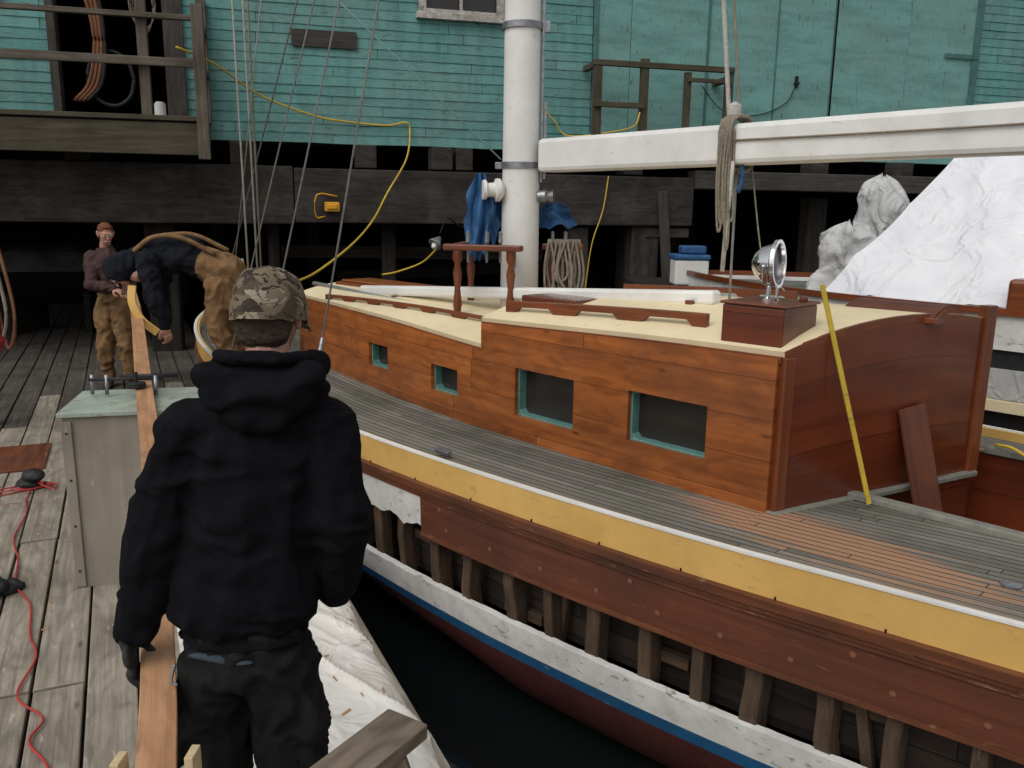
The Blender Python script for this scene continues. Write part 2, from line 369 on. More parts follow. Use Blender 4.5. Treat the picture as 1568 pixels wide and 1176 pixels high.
# ------------------------------------------------------------------ boathouse (teal building)
ca,sa=math.cos(math.radians(15)),math.sin(math.radians(15))
def WL(u,z,off=0): return V((ca*u+off*sa,12.8+sa*u-off*ca,z))
RW=frame_m((ca,sa,0))
bld=empty('teal_boathouse')
ZB=2.87
holes=[(-6.05,-4.72,3.1,5.4),(-1.34,-.28,4.68,5.7)]
vs=[];fs=[];uv=[]
c=.128; k=0; z=ZB
while z<7.4:
    segs=[(-14.0,1.15),(7.98,13.0)]
    for h in holes:
        if z+c>h[2]+.01 and z<h[3]-.01:
            ns=[]
            for a,b in segs:
                if h[0]>a and h[1]<b: ns+=[(a,h[0]),(h[1],b)]
                else: ns.append((a,b))
            segs=ns
    for a,b in segs:
        n=max(1,int((b-a)/.4))
        for q in range(n):
            x0=a+(b-a)*q/n; x1=a+(b-a)*(q+1)/n
            w1=.014*noise.noise(V((x0*1.1,k*3.1,0))); w2=.014*noise.noise(V((x1*1.1,k*3.1,0)))
            o1=.015+.010*noise.noise(V((x0*1.5,k*5.1,9))); o2=.015+.010*noise.noise(V((x1*1.5,k*5.1,9)))
            o=len(vs)
            vs+=[WL(x0,z+w1-.004,.003),WL(x1,z+w2-.004,.003),WL(x0,z+w1-.004,o1),WL(x1,z+w2-.004,o2),WL(x0,z+c+.008,.004),WL(x1,z+c+.008,.004)]
            uv+=[(x0,z-ZB+.001),(x1,z-ZB+.001)]*2+[(x0,z-ZB+c-.002),(x1,z-ZB+c-.002)]
            fs+=[(o,o+1,o+3,o+2),(o+2,o+3,o+5,o+4)]
    z+=c;k+=1
mobj('clapboard_siding',vs,fs,m_side,bld,uv)
def wbox(u0,u1,z0,z1,o0,o1): return (WL((u0+u1)/2,(z0+z1)/2,(o0+o1)/2),(u1-u0,abs(o1-o0),z1-z0),RW)
core=[wbox(-14,-6.05,ZB,7.4,0,-.15),wbox(-6.05,-4.72,5.4,7.4,0,-.15),wbox(-6.05,-4.72,ZB,3.1,0,-.15),wbox(-4.72,-1.34,ZB,7.4,0,-.15),
 wbox(-1.34,-.28,ZB,4.68,0,-.15),wbox(-1.34,-.28,5.7,7.4,0,-.15),wbox(-.28,13,ZB,7.4,0,-.15),
 wbox(-14,13,ZB-.02,ZB+.15,-.16,-11),wbox(-14,-13.85,ZB+.16,7.4,-.16,-11),wbox(12.85,13,ZB+.16,7.4,-.16,-11),wbox(-14,13,ZB+.16,7.4,-11,-11.15)]
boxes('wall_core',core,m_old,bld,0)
r0=[WL(-14.4,7.3,.5),WL(13.4,7.3,.5),WL(13.4,10.5,-5.5),WL(-14.4,10.5,-5.5),WL(-14.4,7.3,-11.6),WL(13.4,7.3,-11.6)]
solid(mobj('roof',r0,[(0,1,2,3),(3,2,5,4)],m_old,bld,[(0,0),(27,0),(27,6),(0,6),(0,12),(27,12)]),.12)
mobj('gables',[WL(-14,7.3,0),WL(-14,7.3,-11.1),WL(-14,10.4,-5.5),WL(13,7.3,0),WL(13,7.3,-11.1),WL(13,10.4,-5.5)],[(0,1,2),(3,5,4)],m_side,bld,[(0,0),(11,0),(5,3)]*2)
boxes('doorway_frame',[wbox(-6.13,-6.03,3.1,5.45,.05,-.15),wbox(-4.76,-4.52,3.06,5.45,.06,-.15),wbox(-6.13,-4.52,5.4,5.5,.055,-.15)],m_fas,bld)
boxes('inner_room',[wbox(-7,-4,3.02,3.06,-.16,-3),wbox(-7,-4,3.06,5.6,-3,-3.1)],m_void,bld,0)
for i in range(4):
    a=.05*i
    tube('hanging_hose_%d'%i,[WL(-5.98+a,5.0,-.05-.02*i),WL(-5.72+a,4.7+.05*i,-.04),WL(-5.60+a*.8,4.1,-.03),WL(-5.70+a,3.55,-.05),WL(-5.9+a,3.3,-.07)],.026,m_hose if i<3 else m_black,bld)
tube('hose_ring',[WL(-5.45+.28*math.cos(t*.7),3.6+.34*math.sin(t*.7),-.12) for t in range(10)],.028,m_black,bld)
for i in range(3):
    tube('wire_coil_%d'%i,[WL(-5.0+(.16-.02*i)*math.sin(t*.7),4.55+.32*math.cos(t*.7)-.03*i,-.03-.02*i) for t in range(10)],.007,m_rope,bld)
lathe('paint_can',[(0,.07),(.2,.07),(.2,.05),(.22,.05)],WL(-4.82,3.065,.35),(0,0,1),m_white,bld)
boxes('porch_platform',[wbox(-9.5,-4.25,2.78,3.06,.02,.95),wbox(-9.5,-4.22,2.6,2.98,.955,1.03),wbox(-9.5,-4.22,3.0,3.06,.96,1.06)],m_plat,bld,.01)
boxes('porch_railing',[wbox(-9.5,-4.2,4.16,4.22,.98,1.06),wbox(-9.5,-4.2,3.62,3.72,1.04,1.09),wbox(-4.32,-4.18,2.55,4.34,1.035,1.12),
  wbox(-6.85,-6.72,2.7,4.3,1.03,1.12),wbox(-4.32,-4.22,4.14,4.22,.02,1.03),wbox(-4.32,-4.22,3.62,3.70,.02,1.03),wbox(-4.34,-4.22,3.06,4.6,.03,.13),wbox(-6.9,-6.6,4.5,4.56,.0,.1),
  wbox(-4.95,-4.83,3.06,5.4,.9,1.0)],m_old2,bld,.008)
boxes('window_frame',[wbox(-1.42,-1.32,4.62,5.8,.06,-.02),wbox(-.30,-.20,4.62,5.8,.06,-.02),wbox(-1.46,-.16,4.58,4.66,.09,-.02),wbox(-1.32,-.30,4.66,4.72,.045,-.02),wbox(-.84,-.80,4.72,5.7,.035,-.01),wbox(-1.42,-.2,5.7,5.8,.061,-.02)],plain('peeling_white_trim',(.62,.60,.55),(.30,.27,.22),14,.7,.4,scuff=(.15,.12,.09),sth=.56),bld)
boxes('window_glass',[wbox(-1.32,-.3,4.7,5.7,-.03,-.05)],m_glass,bld,0)
boxes('bare_board_patch',[wbox(-3.15,-2.28,4.12,4.34,.03,.045)],m_fas,bld,.003)
pl=[];us=[1.18,1.75,3.0,4.2,5.19,5.24,6.6,7.9]
for a,b in zip(us,us[1:]):
    if b-a<.1: continue
    pl.append(wbox(a+.004,b-.004,ZB-.02,7.38,.002,.03+.004*((us.index(a))%2)))
boxes('plywood_doors',pl,m_ply,bld,.004)
boxes('door_battens',[wbox(1.15,1.22,ZB-.04,7.4,.036,.06),wbox(5.185,5.205,ZB,7.4,.0,.045),wbox(7.86,7.98,ZB-.04,7.4,.036,.06),wbox(3.0,3.03,ZB,7.4,.037,.05),wbox(4.18,4.2,ZB,7.4,.037,.048)],m_tealtrim,bld,.003)
boxes('gap',[wbox(5.205,5.245,ZB,7.4,.0,.034)],m_void,bld,0)
boxes('hinge_straps',[wbox(7.3,7.98,4.55,4.62,.062,.07)],m_tealtrim,bld,.002)
boxes('hasp',[wbox(4.55,4.6,3.95,4.12,.04,.07),wbox(4.53,4.62,4.0,4.02,.04,.09)],m_black,bld,.002)
boxes('gallery_railing',[wbox(.98,3.2,4.02,4.10,.5,.58),wbox(1.0,1.12,3.0,4.05,.49,.57),wbox(1.72,1.84,3.0,4.15,.48,.56),wbox(2.42,2.52,3.0,4.0,.48,.55),wbox(3.08,3.2,3.0,4.05,.48,.56),
   wbox(1.0,1.75,3.45,3.53,.571,.62),wbox(1.0,1.08,4.0,4.08,.05,.5),wbox(3.1,3.2,3.9,3.98,.05,.5),wbox(2.45,3.15,3.86,3.92,.56,.6),wbox(.9,3.3,2.92,3.0,.03,.6)],m_plat,bld,.008)
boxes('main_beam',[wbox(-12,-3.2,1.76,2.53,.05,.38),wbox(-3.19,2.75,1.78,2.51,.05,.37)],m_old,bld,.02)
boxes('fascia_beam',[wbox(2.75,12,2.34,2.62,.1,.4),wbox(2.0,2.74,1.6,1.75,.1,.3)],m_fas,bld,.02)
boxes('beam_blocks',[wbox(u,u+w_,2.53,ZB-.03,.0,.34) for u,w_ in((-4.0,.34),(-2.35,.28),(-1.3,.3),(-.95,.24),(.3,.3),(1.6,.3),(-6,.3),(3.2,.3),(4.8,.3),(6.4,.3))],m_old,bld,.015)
pp=[]
for u,w_ in ((.72,.36),(1.75,.5),(-2.0,.2),(-5.2,.4),(-8.5,.4),(5.0,.35),(8.0,.35),(-3.6,.16)):
    for off in (0.08,-3.2,-6.5):
        pp.append((WL(u+w_/2+(.3*off),.45,off-.2),(3.0 if u<2.7 else 3.6,w_,w_*.8),frame_m((0,0,1),V((-sa,ca,0)))))
boxes('support_posts',pp,m_pile,bld,.03)
boxes('front_posts',[(WL(.95,.6,.1),(2.3,.32,.28),frame_m((0,0,1),V((-sa,ca,0)))),(WL(2.02,.9,.1),(3.0,.46,.36),frame_m((0,0,1),V((-sa,ca,0))))],m_old,bld,.03)
boxes('cross_bracing',[bm_(WL(-3.4,1.35,-.6),WL(.6,1.3,-.5),.08,.18),bm_(WL(-2.5,.8,-2.6),WL(1.5,1.0,-2.6),.1,.2),bm_(WL(-8,1.2,-3),WL(-4,1.25,-3),.1,.25)],m_pile,bld,.01)
boxes('hanging_board',[bm_(WL(2.2,2.3,.42),WL(2.35,.9,.42),.16,.04,up=V((sa,-ca,0)))],m_fas,bld,.01)
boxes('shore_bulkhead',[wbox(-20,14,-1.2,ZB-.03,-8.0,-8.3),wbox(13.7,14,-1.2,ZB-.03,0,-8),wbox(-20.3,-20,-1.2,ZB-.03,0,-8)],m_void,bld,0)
wl=empty('yellow_work_lamp')
bev(boxes('housing',[(WL(-2.70,2.0,.46),(.20,.12,.13),RW),(WL(-2.70,2.0,.53),(.14,.03,.07),RW)],m_lamp,wl,0),.02,3)
tube('bracket',[WL(-2.62,2.14,.42),WL(-2.90,2.16,.47),WL(-2.92,1.87,.47),WL(-2.8,1.87,.45)],.011,m_lamp,wl,n=3)
cl_=empty('clip_on_lamp')
lathe('shade',[(0,.02),(.03,.035),(.09,.075),(.10,.075)],(-.78,8.9,1.70),(-.5,-.5,-.7),m_metal,cl_)
lathe('bulb',[(0,.02),(.05,.035),(.09,.02),(.1,.002)],(-.80,8.88,1.66),(-.5,-.5,-.7),m_white,cl_)
tube('flex',[(-.78,8.92,1.74),(-.70,8.95,1.9),(-.6,9.6,1.8),(-.5,11.9,1.75)],.008,m_black,cl_)
tube('yellow_extension_cord',[WL(-4.5,3.84,1.12),WL(-4.1,3.72,.8),WL(-3.58,3.43,.3),WL(-2.9,3.22,.12),WL(-2.46,3.16,.08),WL(-1.9,3.13,.06),WL(-1.62,3.18,.06),WL(-1.57,3.05,.08),WL(-1.68,2.65,.45),WL(-1.95,2.2,.5),V((-1.85,11.2,1.85)),V((-1.9,10,1.58)),V((-2.1,9.0,1.32)),V((-2.2,8.3,1.25))],.013,m_cordy)
tube('yellow_extension_cord',[WL(.2,3.6,.1),WL(.55,3.3,.1),WL(.75,3.08,.15),WL(1.2,3.1,.6),WL(1.6,3.2,.63),WL(1.7,3.4,.6)],.011,m_cordy)
tube('yellow_extension_cord',[WL(1.33,2.5,.4),WL(1.25,2.0,.42),WL(1.1,1.5,.4),WL(1.05,.8,.3)],.010,m_cordy)
tube('yellow_extension_cord',[V((-1.5,9.6,1.25)),V((-1.3,9.4,1.3)),V((-1.0,9.2,1.42)),V((-.8,9.0,1.6))],.010,m_cordy)
tube('black_cable',[WL(2.9,3.9,.1),WL(3.3,3.55,.08),WL(3.9,3.5,.06),WL(4.4,3.7,.06),WL(4.55,3.95,.06)],.008,m_black)
# ------------------------------------------------------------------ SAILBOAT
boat=empty('wooden_sailboat')
O=V((2.1,4.4,0));F=V((-.70,.714,0));P_=V((-.714,-.70,0))
def B(s,p,z): return V((O.x+F.x*s+P_.x*p,O.y+F.y*s+P_.y*p,z))
HW=[(-4.5,1.0),(-3,1.2),(-1,1.46),(.8,1.65),(2.6,1.69),(4.3,1.55),(6,1.2),(7.2,.72),(8.2,.04)]
def hw(s): return tab(HW,s)
def sheer(s): return .60+(.016*max(0,s-3)**1.6)+.012*max(0,-s)
LV=[(0,0),(-.17,-.005),(-.26,-.015),(-.5,-.02),(-.8,-.03),(-.95,-.05),(-1.02,-.065),(-1.15,-.12),(-1.3,-.22),(-1.46,-.38),(-1.6,-.65),(-1.75,-1.3)]
LVr=[(-z,o) for z,o in LV]
def side(s,dz,out=0,sg=1):
    h=hw(s); o=tab(LVr,-dz)
    fl=1+max(0,(s-1.5))*.55
    p=max(.015,h+o*fl)+out
    ss=s-(max(0,s-6.5)*(-dz)*.35)
    return B(ss,sg*p,sheer(s)+dz)
def strake(name,s0,s1,d0,d1,mat,out=0,th=.03,nv=2,sg=1,edge=None,tedge=None):
    nu=max(6,int((s1-s0)*(30 if edge or tedge else 10)))
    def f(a,b):
        s=s0+(s1-s0)*a
        hi=d0+(tedge(s) if tedge else 0); lo=d1+(edge(s) if edge else 0)
        return side(s,hi+(lo-hi)*b,out,sg)
    o=grid(name,f,nu,nv,mat,boat,True,lambda a,b:(s0+(s1-s0)*a,(d0+(d1-d0)*b)))
    solid(o,th,-1 if sg>0 else 1)
    return o
for sg in (1,-1):
    n='_port' if sg>0 else '_stbd'
    strake('bulwark'+n,-4.4,8.2,0,-.17,m_yel,0,.05,2,sg)
    strake('bulwark_cap'+n,-4.4,8.2,.010,0,m_white,.004,.03,1,sg)
    strake('guard_upper'+n,-4.4,8.2,-.168,-.210,m_guard,.032,.05,1,sg)
    strake('guard_middle'+n,-4.4,8.2,-.214,-.236,m_guard,.020,.04,1,sg)
    strake('guard_lower'+n,-4.4,8.2,-.240,-.262,m_guard,.010,.04,1,sg)
    strake('boot_stripe'+n,-4.4,8.2,-.955,-1.025,m_blue,0,.03,1,sg)
    strake('bottom_planking'+n,-4.4,8.2,-1.025,-1.75,m_red,0,.03,10,sg)
for i in range(5): strake('stbd_topsides_%d'%i,-4.4,8.2,-.26-.139*i,-.26-.139*(i+1)+.003,m_whull,0,.03,2,-1)
strake('sheer_strake',-4.4,2.05,-.264,-.485,m_mahdull,0,.035,2)
strake('sheer_strake_lip',-4.4,2.05,-.487,-.508,m_guard,.012,.04,1)
strake('primed_plank',2.055,3.35,-.264,-.42,m_whull,0,.03,2,1,lambda s:.05*noise.noise(V((s*7,0,0)))+.02*noise.noise(V((s*19,0,0)))-.02+(.04 if s>2.7 else -.02))
strake('broken_plank_end',2.9,3.35,-.43,-.52,m_mahdull,-.01,.03,1,1,lambda s:.04*noise.noise(V((s*9,3,0))))
for i in range(4): strake('fore_topsides_%d'%i,3.35,8.2,-.264-.173*i,-.264-.173*(i+1)+.003,m_whull,0,.03,2)
strake('white_strake',-4.4,3.35,-.80,-.955,m_whull,0,.04,2,1,None,lambda s:.004*noise.noise(V((s*7,9,0)))+.004*noise.noise(V((s*23,9,0))))
strake('inner_ceiling',-4.4,3.6,-.28,-.88,m_ceil,-.19,.02,4)
strake('shelf_clamp',-4.4,3.6,-.26,-.33,m_rib,-.06,.06,1)
lst=[]
s=-3.9
while s<6:
    t=(side(s+.05,-.1)-side(s-.05,-.1)).normalized()
    lst.append((side(s,-.160,.001),(.007,.006,.018),frame_m(t)))
    s+=.46+random.uniform(-.04,.04)
for s in (-1.3,2.75,-3.4): lst.append((side(s,-.085,.0),(.003,.006,.165),frame_m((side(s+.05,-.1)-side(s-.05,-.1)).normalized())))
boxes('bulwark_slots',lst,m_void,boat,0)
vs=[];fs=[];uv=[]
s=-4.2; ii=0
while s<3.4:
    wd=.070+random.uniform(-.015,.02); dep=.08+random.uniform(0,.03)
    ds=[-.28,-.45,-.6,-.75,-.9,-1.0]
    base=len(vs); sk=random.uniform(-.03,.03)
    for i,dz in enumerate(ds):
        wq=wd*(1+.12*noise.noise(V((s,dz*9,0))))
        jit=.012*noise.noise(V((s*3,dz*6,4)))
        for (a,q) in ((-wq/2,-.03),(wq/2,-.03),(wq/2,-.03-dep),(-wq/2,-.03-dep)):
            vs.append(side(s+a+sk*i*.3+jit,dz,q+jit)); uv.append((dz+s*3,a+q+s))
    for i in range(len(ds)-1):
        for k in range(4):
            a=base+i*4+k;b=base+i*4+(k+1)%4; fs.append((a,b,b+4,a+4))
    s+=.30+random.uniform(-.05,.04); ii+=1
bev(mobj('hull_frames',vs,fs,m_rib,boat,uv),.008)
lst=[]
for q in range(9):
    s=-3.6+q*.78+random.uniform(-.1,.1); p1=side(s,-.32,-.12); p2=side(s+random.uniform(-.12,.12),-.86,-.13)
    lst.append(bm_(p1,p2,.05,.04,up=P_))
for q in range(7):
    s=-3.3+q*.9; lst.append(bm_(side(s,-.60-.1*(q%3),-.15),side(s+.28,-.60-.1*(q%3),-.15),.05,.06))
boxes('sister_frames',lst,m_rib,boat,.006)
vs=[];fs=[]
s=-4
while s<2.0:
    for dz in (-.30,-.41):
        if dz==-.41 or random.random()<.35:
            c0=side(s+random.uniform(-.04,.04)+(0 if dz==-.41 else .12),dz,.0); t=(side(s+.05,dz)-side(s-.05,dz)).normalized(); nn=P_
            b0=len(vs)
            for k in range(10):
                a=k*math.pi/5; vs.append(c0+nn*.004+t*(.013*math.cos(a))+V((0,0,.013*math.sin(a))))
            fs.append(tuple(b0+k for k in range(10)))
    s+=.34
mobj('plank_bungs',vs,fs,plain('plank_bungs',(.25,.10,.05),(.19,.075,.038),30,.6,0),boat)
CW=[(.27,.85),(1.0,.85),(2.45,.80),(3.7,.665),(5.45,.43)]
def chw(s): return tab(CW,s)
def dz_(s): return sheer(s)-.055
def deckf(s0,s1,inner,name,sg=1):
    nu=max(3,int((s1-s0)*8))
    def f(a,b):
        s=s0+(s1-s0)*a; o=hw(s)-.03; i=min(inner(s),o-.005); p=o+(i-o)*b
        return B(s,sg*p,dz_(s)-.02*b)
    def u(a,b):
        s=s0+(s1-s0)*a; o=hw(s)-.03; i=min(inner(s),o-.005); return (s,(o-i)*b+.01)
    ob=grid(name,f,nu,6,m_deck,boat,True,u); return ob
deckf(-4.4,.27,lambda s:.31,'side_deck_aft')
deckf(.27,5.45,lambda s:chw(s)-.05,'side_deck')
deckf(5.45,8.15,lambda s:0,'foredeck')
deckf(-4.4,.27,lambda s:.9,'stbd_deck_aft',-1)
deckf(.27,5.45,lambda s:chw(s)*.8-.05,'stbd_deck',-1)
deckf(5.45,8.15,lambda s:0,'foredeck_stbd',-1)
def strip_on_deck(name,s0,s1,p0,p1,z0,mat,h):
    nu=max(4,int((s1-s0)*8))
    ob=grid(name,lambda a,b:B(s0+(s1-s0)*a,p0(s0+(s1-s0)*a)*(1-b)+p1(s0+(s1-s0)*a)*b,z0(s0+(s1-s0)*a)),nu,1,mat,boat,True,lambda a,b:(s0+(s1-s0)*a,b*.1)); solid(ob,h,0); return ob
strip_on_deck('margin_plank',-4.4,8.0,lambda s:hw(s)-.03,lambda s:hw(s)-.10,lambda s:dz_(s)+.003,m_deck,.012)
def etop(s,up): return tab([(.27,1.31),(1.05,1.30),(2.45,1.25)],s) if up else tab([(2.45,1.07),(3.65,1.12),(5.45,1.15)],s)
wins=[(.64,1.16,.72,1.01),(1.58,2.10,.685,1.0),(2.72,3.055,.69,.885),(3.70,4.02,.725,.915)]
def cabinside(name,s0,s1,up,sg=1,k=1.0,dz=0):
    ss=sorted(set([round(s0+(s1-s0)*i/24,4) for i in range(25)]+[x for w_ in wins for x in w_[:2] if s0<x<s1]))
    zs=sorted(set([.44,.6,.8]+[x for w_ in wins for x in w_[2:]]))
    rows=len(zs)+1
    vs=[];uv=[];fs=[]
    for s in ss:
        for j in range(rows):
            z=zs[j] if j<len(zs) else etop(s,up)+dz
            vs.append(B(s,sg*chw(s)*k,z)); uv.append((s,z+.03))
    for i in range(len(ss)-1):
        for j in range(rows-1):
            sm=(ss[i]+ss[i+1])/2
            zm=(zs[j]+zs[j+1])/2 if j<len(zs)-1 else 1.04
            if sg>0 and any(w_[0]<sm<w_[1] and w_[2]<zm<w_[3] for w_ in wins): continue
            a=i*rows+j; fs.append((a,a+rows,a+rows+1,a+1))
    ob=mobj(name,vs,fs,m_mah,boat,uv,False); solid(ob,.035,-1 if sg>0 else 1); return ob
cabinside('cabin_side_aft',.27,2.45,True); cabinside('cabin_side_fwd',2.45,5.45,False)
cabinside('cabin_side_stbd_aft',.27,2.45,True,-1,.8,.08); cabinside('cabin_side_stbd_fwd',2.45,5.45,False,-1,.8,.06)
def onside(s,z,out): return B(s,chw(s)+out,z)
for i,w_ in enumerate(wins):
    a,b,c_,d=w_
    L=[]
    for (p,q) in (((a,c_),(b,c_)),((a,d),(b,d)),((a,c_),(a,d)),((b,c_),(b,d))):
        p1=onside(p[0],p[1],-.034);p2=onside(q[0],q[1],-.034)
        L.append(bm_(p1,p2,.075,.018) if p[1]==q[1] else bm_(p1,p2,.018,.074,up=P_))
    r_=.035
    for (x,z_) in ((a,c_),(b,c_),(b,d),(a,d)):
        dx=r_ if x==a else -r_; dz0=r_ if z_==c_ else -r_
        L.append(bm_(onside(x+dx*.9,z_+dz0*.05,-.036),onside(x+dx*.05,z_+dz0*.9,-.036),.06,.014))
    boxes('portlight_frame_%d'%i,L,m_tealf,boat,.003)
    mobj('portlight_glass_%d'%i,[onside(a,c_,-.062),onside(b,c_,-.062),onside(b,d,-.062),onside(a,d,-.062)],[(0,1,2,3)],m_glass,boat)
nu=40
grid('bedding_line',lambda a,b:B(.27+5.15*a,chw(.27+5.15*a)+.001+.022*b,.53+(dz_(.27+5.15*a)-.545)+.018*(1-b)),nu,1,m_green,boat)
def skew(s,v): return -.45*v*max(0,1-(s-.27)/1.3) if s<1.57 else 0
def roofpt(s,v,up,ov=0,dz=0):
    h=chw(s); p=h+ov-(h*1.76+2*ov)*v
    tl=.08 if up else .06
    return B(s+skew(s,v),p,etop(s,up)+tl*v+.095*4*v*(1-v)*(h/.85)+dz)
def roof(name,s0,s1,up):
    ob=grid(name,lambda a,b:roofpt(s0+(s1-s0)*a,b,up,.012,.022),20,14,m_cream,boat,True); solid(ob,.03,0)
roof('cabin_roof_aft',.25,2.47,True); roof('cabin_roof_fwd',2.45,5.5,False)
def roofline(name,s0,s1,up,mat,z,h,out):
    g=grid(name,lambda a,b:roofpt(s0+(s1-s0)*a,0,up,out,z)+V((0,0,-h*b)),24,1,mat,boat,True,lambda a,b:(s0+(s1-s0)*a,b*h)); solid(g,.02,0)
roofline('roof_edge_trim_aft',.26,2.46,True,m_mahtrim,.010,.035,.014)
roofline('roof_edge_trim_fwd',2.45,5.5,False,m_mahtrim,.008,.03,.014)
g=grid('roof_step_riser',lambda a,b:B(2.455,chw(2.45)*(1-1.76*a),roofpt(2.45,a,True,0,.0).z*(1-b)+(roofpt(2.45,a,False,0,-.02).z)*b),14,1,m_mah,boat,True,lambda a,b:(a*1.5,b*.2)); solid(g,.03,0)
g=grid('cabin_front',lambda a,b:B(5.45,chw(5.45)*(1-1.76*a),roofpt(5.45,a,False,0,.0).z*(1-b)+.5*b),14,1,m_mah,boat,True,lambda a,b:(a*1.5,b*.6)); solid(g,.03,0)
def bh(v,z,off=0):
    s0,p0,s1,p1=.27,.85,-.18,-.64
    d=V((s1-s0,p1-p0,0)).normalized(); n_=V((d.y,-d.x,0))
    if n_.x>0: n_=-n_
    return B(s0+(s1-s0)*v+n_.x*off,p0+(p1-p0)*v+n_.y*off,z)
g=grid('aft_bulkhead',lambda a,b:bh(a,.46*(1-b)+roofpt(.27,a,True,0,.0).z*b),16,6,m_mah2,boat,False,lambda a,b:(a*1.6,.46+b*.9-.10)); solid(g,.03,1)
g=grid('aft_bulkhead_lower',lambda a,b:bh(.35+.65*a,.0+.5*b,-.01),4,2,m_mah2,boat,False,lambda a,b:(a*1.2,b*.5)); solid(g,.03,1)
ub=(bh(1,0)-bh(0,0)).normalized()
lst=[bm_(bh(.02,.5,.012),bh(.02,1.315,.012),.05,.075,up=ub),bm_(bh(.985,.5,.02),bh(.985,1.51,.02),.06,.085,up=ub),bm_(bh(.94,.5,.015),bh(.94,1.42,.015),.03,.03,up=ub)]
boxes('corner_posts',lst,m_mahtrim,boat,.006)
pts=[bh(v,roofpt(.27,v,True,0,.018).z,.02) for v in [i/12 for i in range(13)]]
boxes('aft_roof_trim',[bm_(pts[i],pts[i+1]+(pts[i+1]-pts[i])*.02,.02,.04) for i in range(12)],m_mahtrim,boat,.002)
boxes('bulkhead_sill',[bm_(bh(-.02,.522,.035),bh(1.0,.535,.035),.07,.03)],m_grey,boat,.006)
vs=[];fs=[]
for z in (.60,.72,.86,1.0,1.12,1.24):
    c0=B(.345,.857,z); b0=len(vs)
    for k in range(10): a=k*math.pi/5; vs.append(c0+F*(.013*math.cos(a))+V((0,0,.013*math.sin(a))))
    fs.append(tuple(b0+k for k in range(10)))
mobj('corner_bungs',vs,fs,plain('dark_bungs',(.05,.02,.012),(.035,.015,.01),20,.5,0),boat)
def cw(name,p,s0,s1,z0,z1,mat,th=.03):
    g=grid(name,lambda a,b:B(s0+(s1-s0)*a,p,z0+(z1-z0)*b),12,2,mat,boat,False,lambda a,b:(s0+(s1-s0)*a,z0+(z1-z0)*b)); solid(g,th,0)
cw('cockpit_port_wall',.31,-4.2,.1,-.1,.53,m_mah2); cw('cockpit_stbd_wall',-.9,-4.2,-.1,-.1,.60,m_mah2)
boxes('cockpit_coamings',[bm_(B(-4.2,.33,.545),B(.09,.33,.545),.07,.035),bm_(B(-4.2,-.9,.62),B(-.2,-.9,.62),.09,.04)],m_grey,boat,.006)
grid('cockpit_sole',lambda a,b:B(-4.2+4.4*a,.31-1.21*b,-.05),4,2,m_mahdull,boat,False,lambda a,b:(4.4*a,b))
grid('cockpit_fwd_wall',lambda a,b:B(-.15,-.64-.28*a,-.05+.65*b),2,2,m_mah2,boat,False)
beam('loose_board',B(-.20,-.05,.38),bh(.60,.99,.05),.20,.022,m_mahdull,None,up=ub.cross(V((0,0,1))))
tube('cockpit_cord',[B(-.25,-.88,.66),B(-.4,-.8,.66),B(-.7,-.70,.5),B(-.9,-.6,.2)],.010,m_cordy,boat)
RB=frame_m(F)
def roofbox(name,s,p,ls,lp,z0,z1,mat,bevel=.008): return boxes(name,[(B(s,p,(z0+z1)/2),(ls,lp,z1-z0),RB)],mat,boat,bevel)
roofbox('helm_box',.455,.655,.34,.35,1.33,1.545,m_mah2)
roofbox('helm_box_plinth',.455,.655,.37,.38,1.295,1.335,m_mahtrim)
roofbox('helm_box_lid',.455,.655,.365,.37,1.547,1.562,m_mahtrim)
sl=B(.47,.66,1.562)
lathe('searchlight_base',[(0,.035),(.012,.035),(.02,.014),(.07,.013),(.08,.022),(.095,.02)],sl,(0,0,1),m_chrome,boat)
lathe('searchlight_leg',[(0,.02),(.01,.008),(.09,.008)],sl+V((.05,.02,0)),(0,0,1),m_chrome,boat)
ax=V((.80,-.52,.04)).normalized(); slc=sl+V((.0,0,.185))
lathe('searchlight_bowl',[(-.09,.008),(-.088,.03),(-.07,.062),(-.035,.088),(.02,.104),(.03,.122),(.048,.122),(.048,.104),(.02,.100)],slc,ax,m_chrome,boat,32)
lathe('searchlight_lens',[(.022,.101),(.03,.06),(.032,.001)],slc,ax,m_lens,boat,32)
sx_=ax.cross(V((0,0,1))).normalized()
tube('searchlight_yoke',[slc+sx_*.120,slc+sx_*.09+V((0,0,-.08)),slc+V((0,0,-.105)),slc-sx_*.09+V((0,0,-.08)),slc-sx_*.120],.008,m_chrome,boat)
roofbox('small_block',.33,.55,.03,.05,1.562,1.59,m_mahtrim)
def grabrail(name,s0,s1,p,up,nf,h=.065,wd=.035):
    def v_of(s): return (chw(s)-p)/(chw(s)*1.76)
    vs=[];fs=[];uv=[];N=nf*12
    for i in range(N+1):
        s=s0+(s1-s0)*i/N; ph=(i/12)%1; foot=min(ph,1-ph)<.17
        zr=roofpt(s,v_of(s),up,0,.036).z
        zb=zr if foot else zr+h*.45
        for q,z in ((-wd/2,zb),(wd/2,zb),(wd/2,zr+h),(-wd/2,zr+h)): vs.append(B(s,p+q,z)); uv.append((s,q+z))
    for i in range(N):
        for k in range(4):
            a=i*4+k;b=i*4+(k+1)%4; fs.append((a,b,b+4,a+4))
    fs+=[(3,2,1,0),(N*4,N*4+1,N*4+2,N*4+3)]
    bev(mobj(name,vs,fs,m_mahtrim,boat,uv),.006)
grabrail('grab_rail_aft',.80,2.36,.68,True,3,.075,.038)
grabrail('grab_rail_fwd',2.7,4.9,.50,False,6,.05,.03)
grabrail('grab_rail_stbd',.9,2.3,-.5,True,4)
roofbox('roof_hatch',2.15,.30,.5,.42,1.37,1.425,m_mah2,.01)
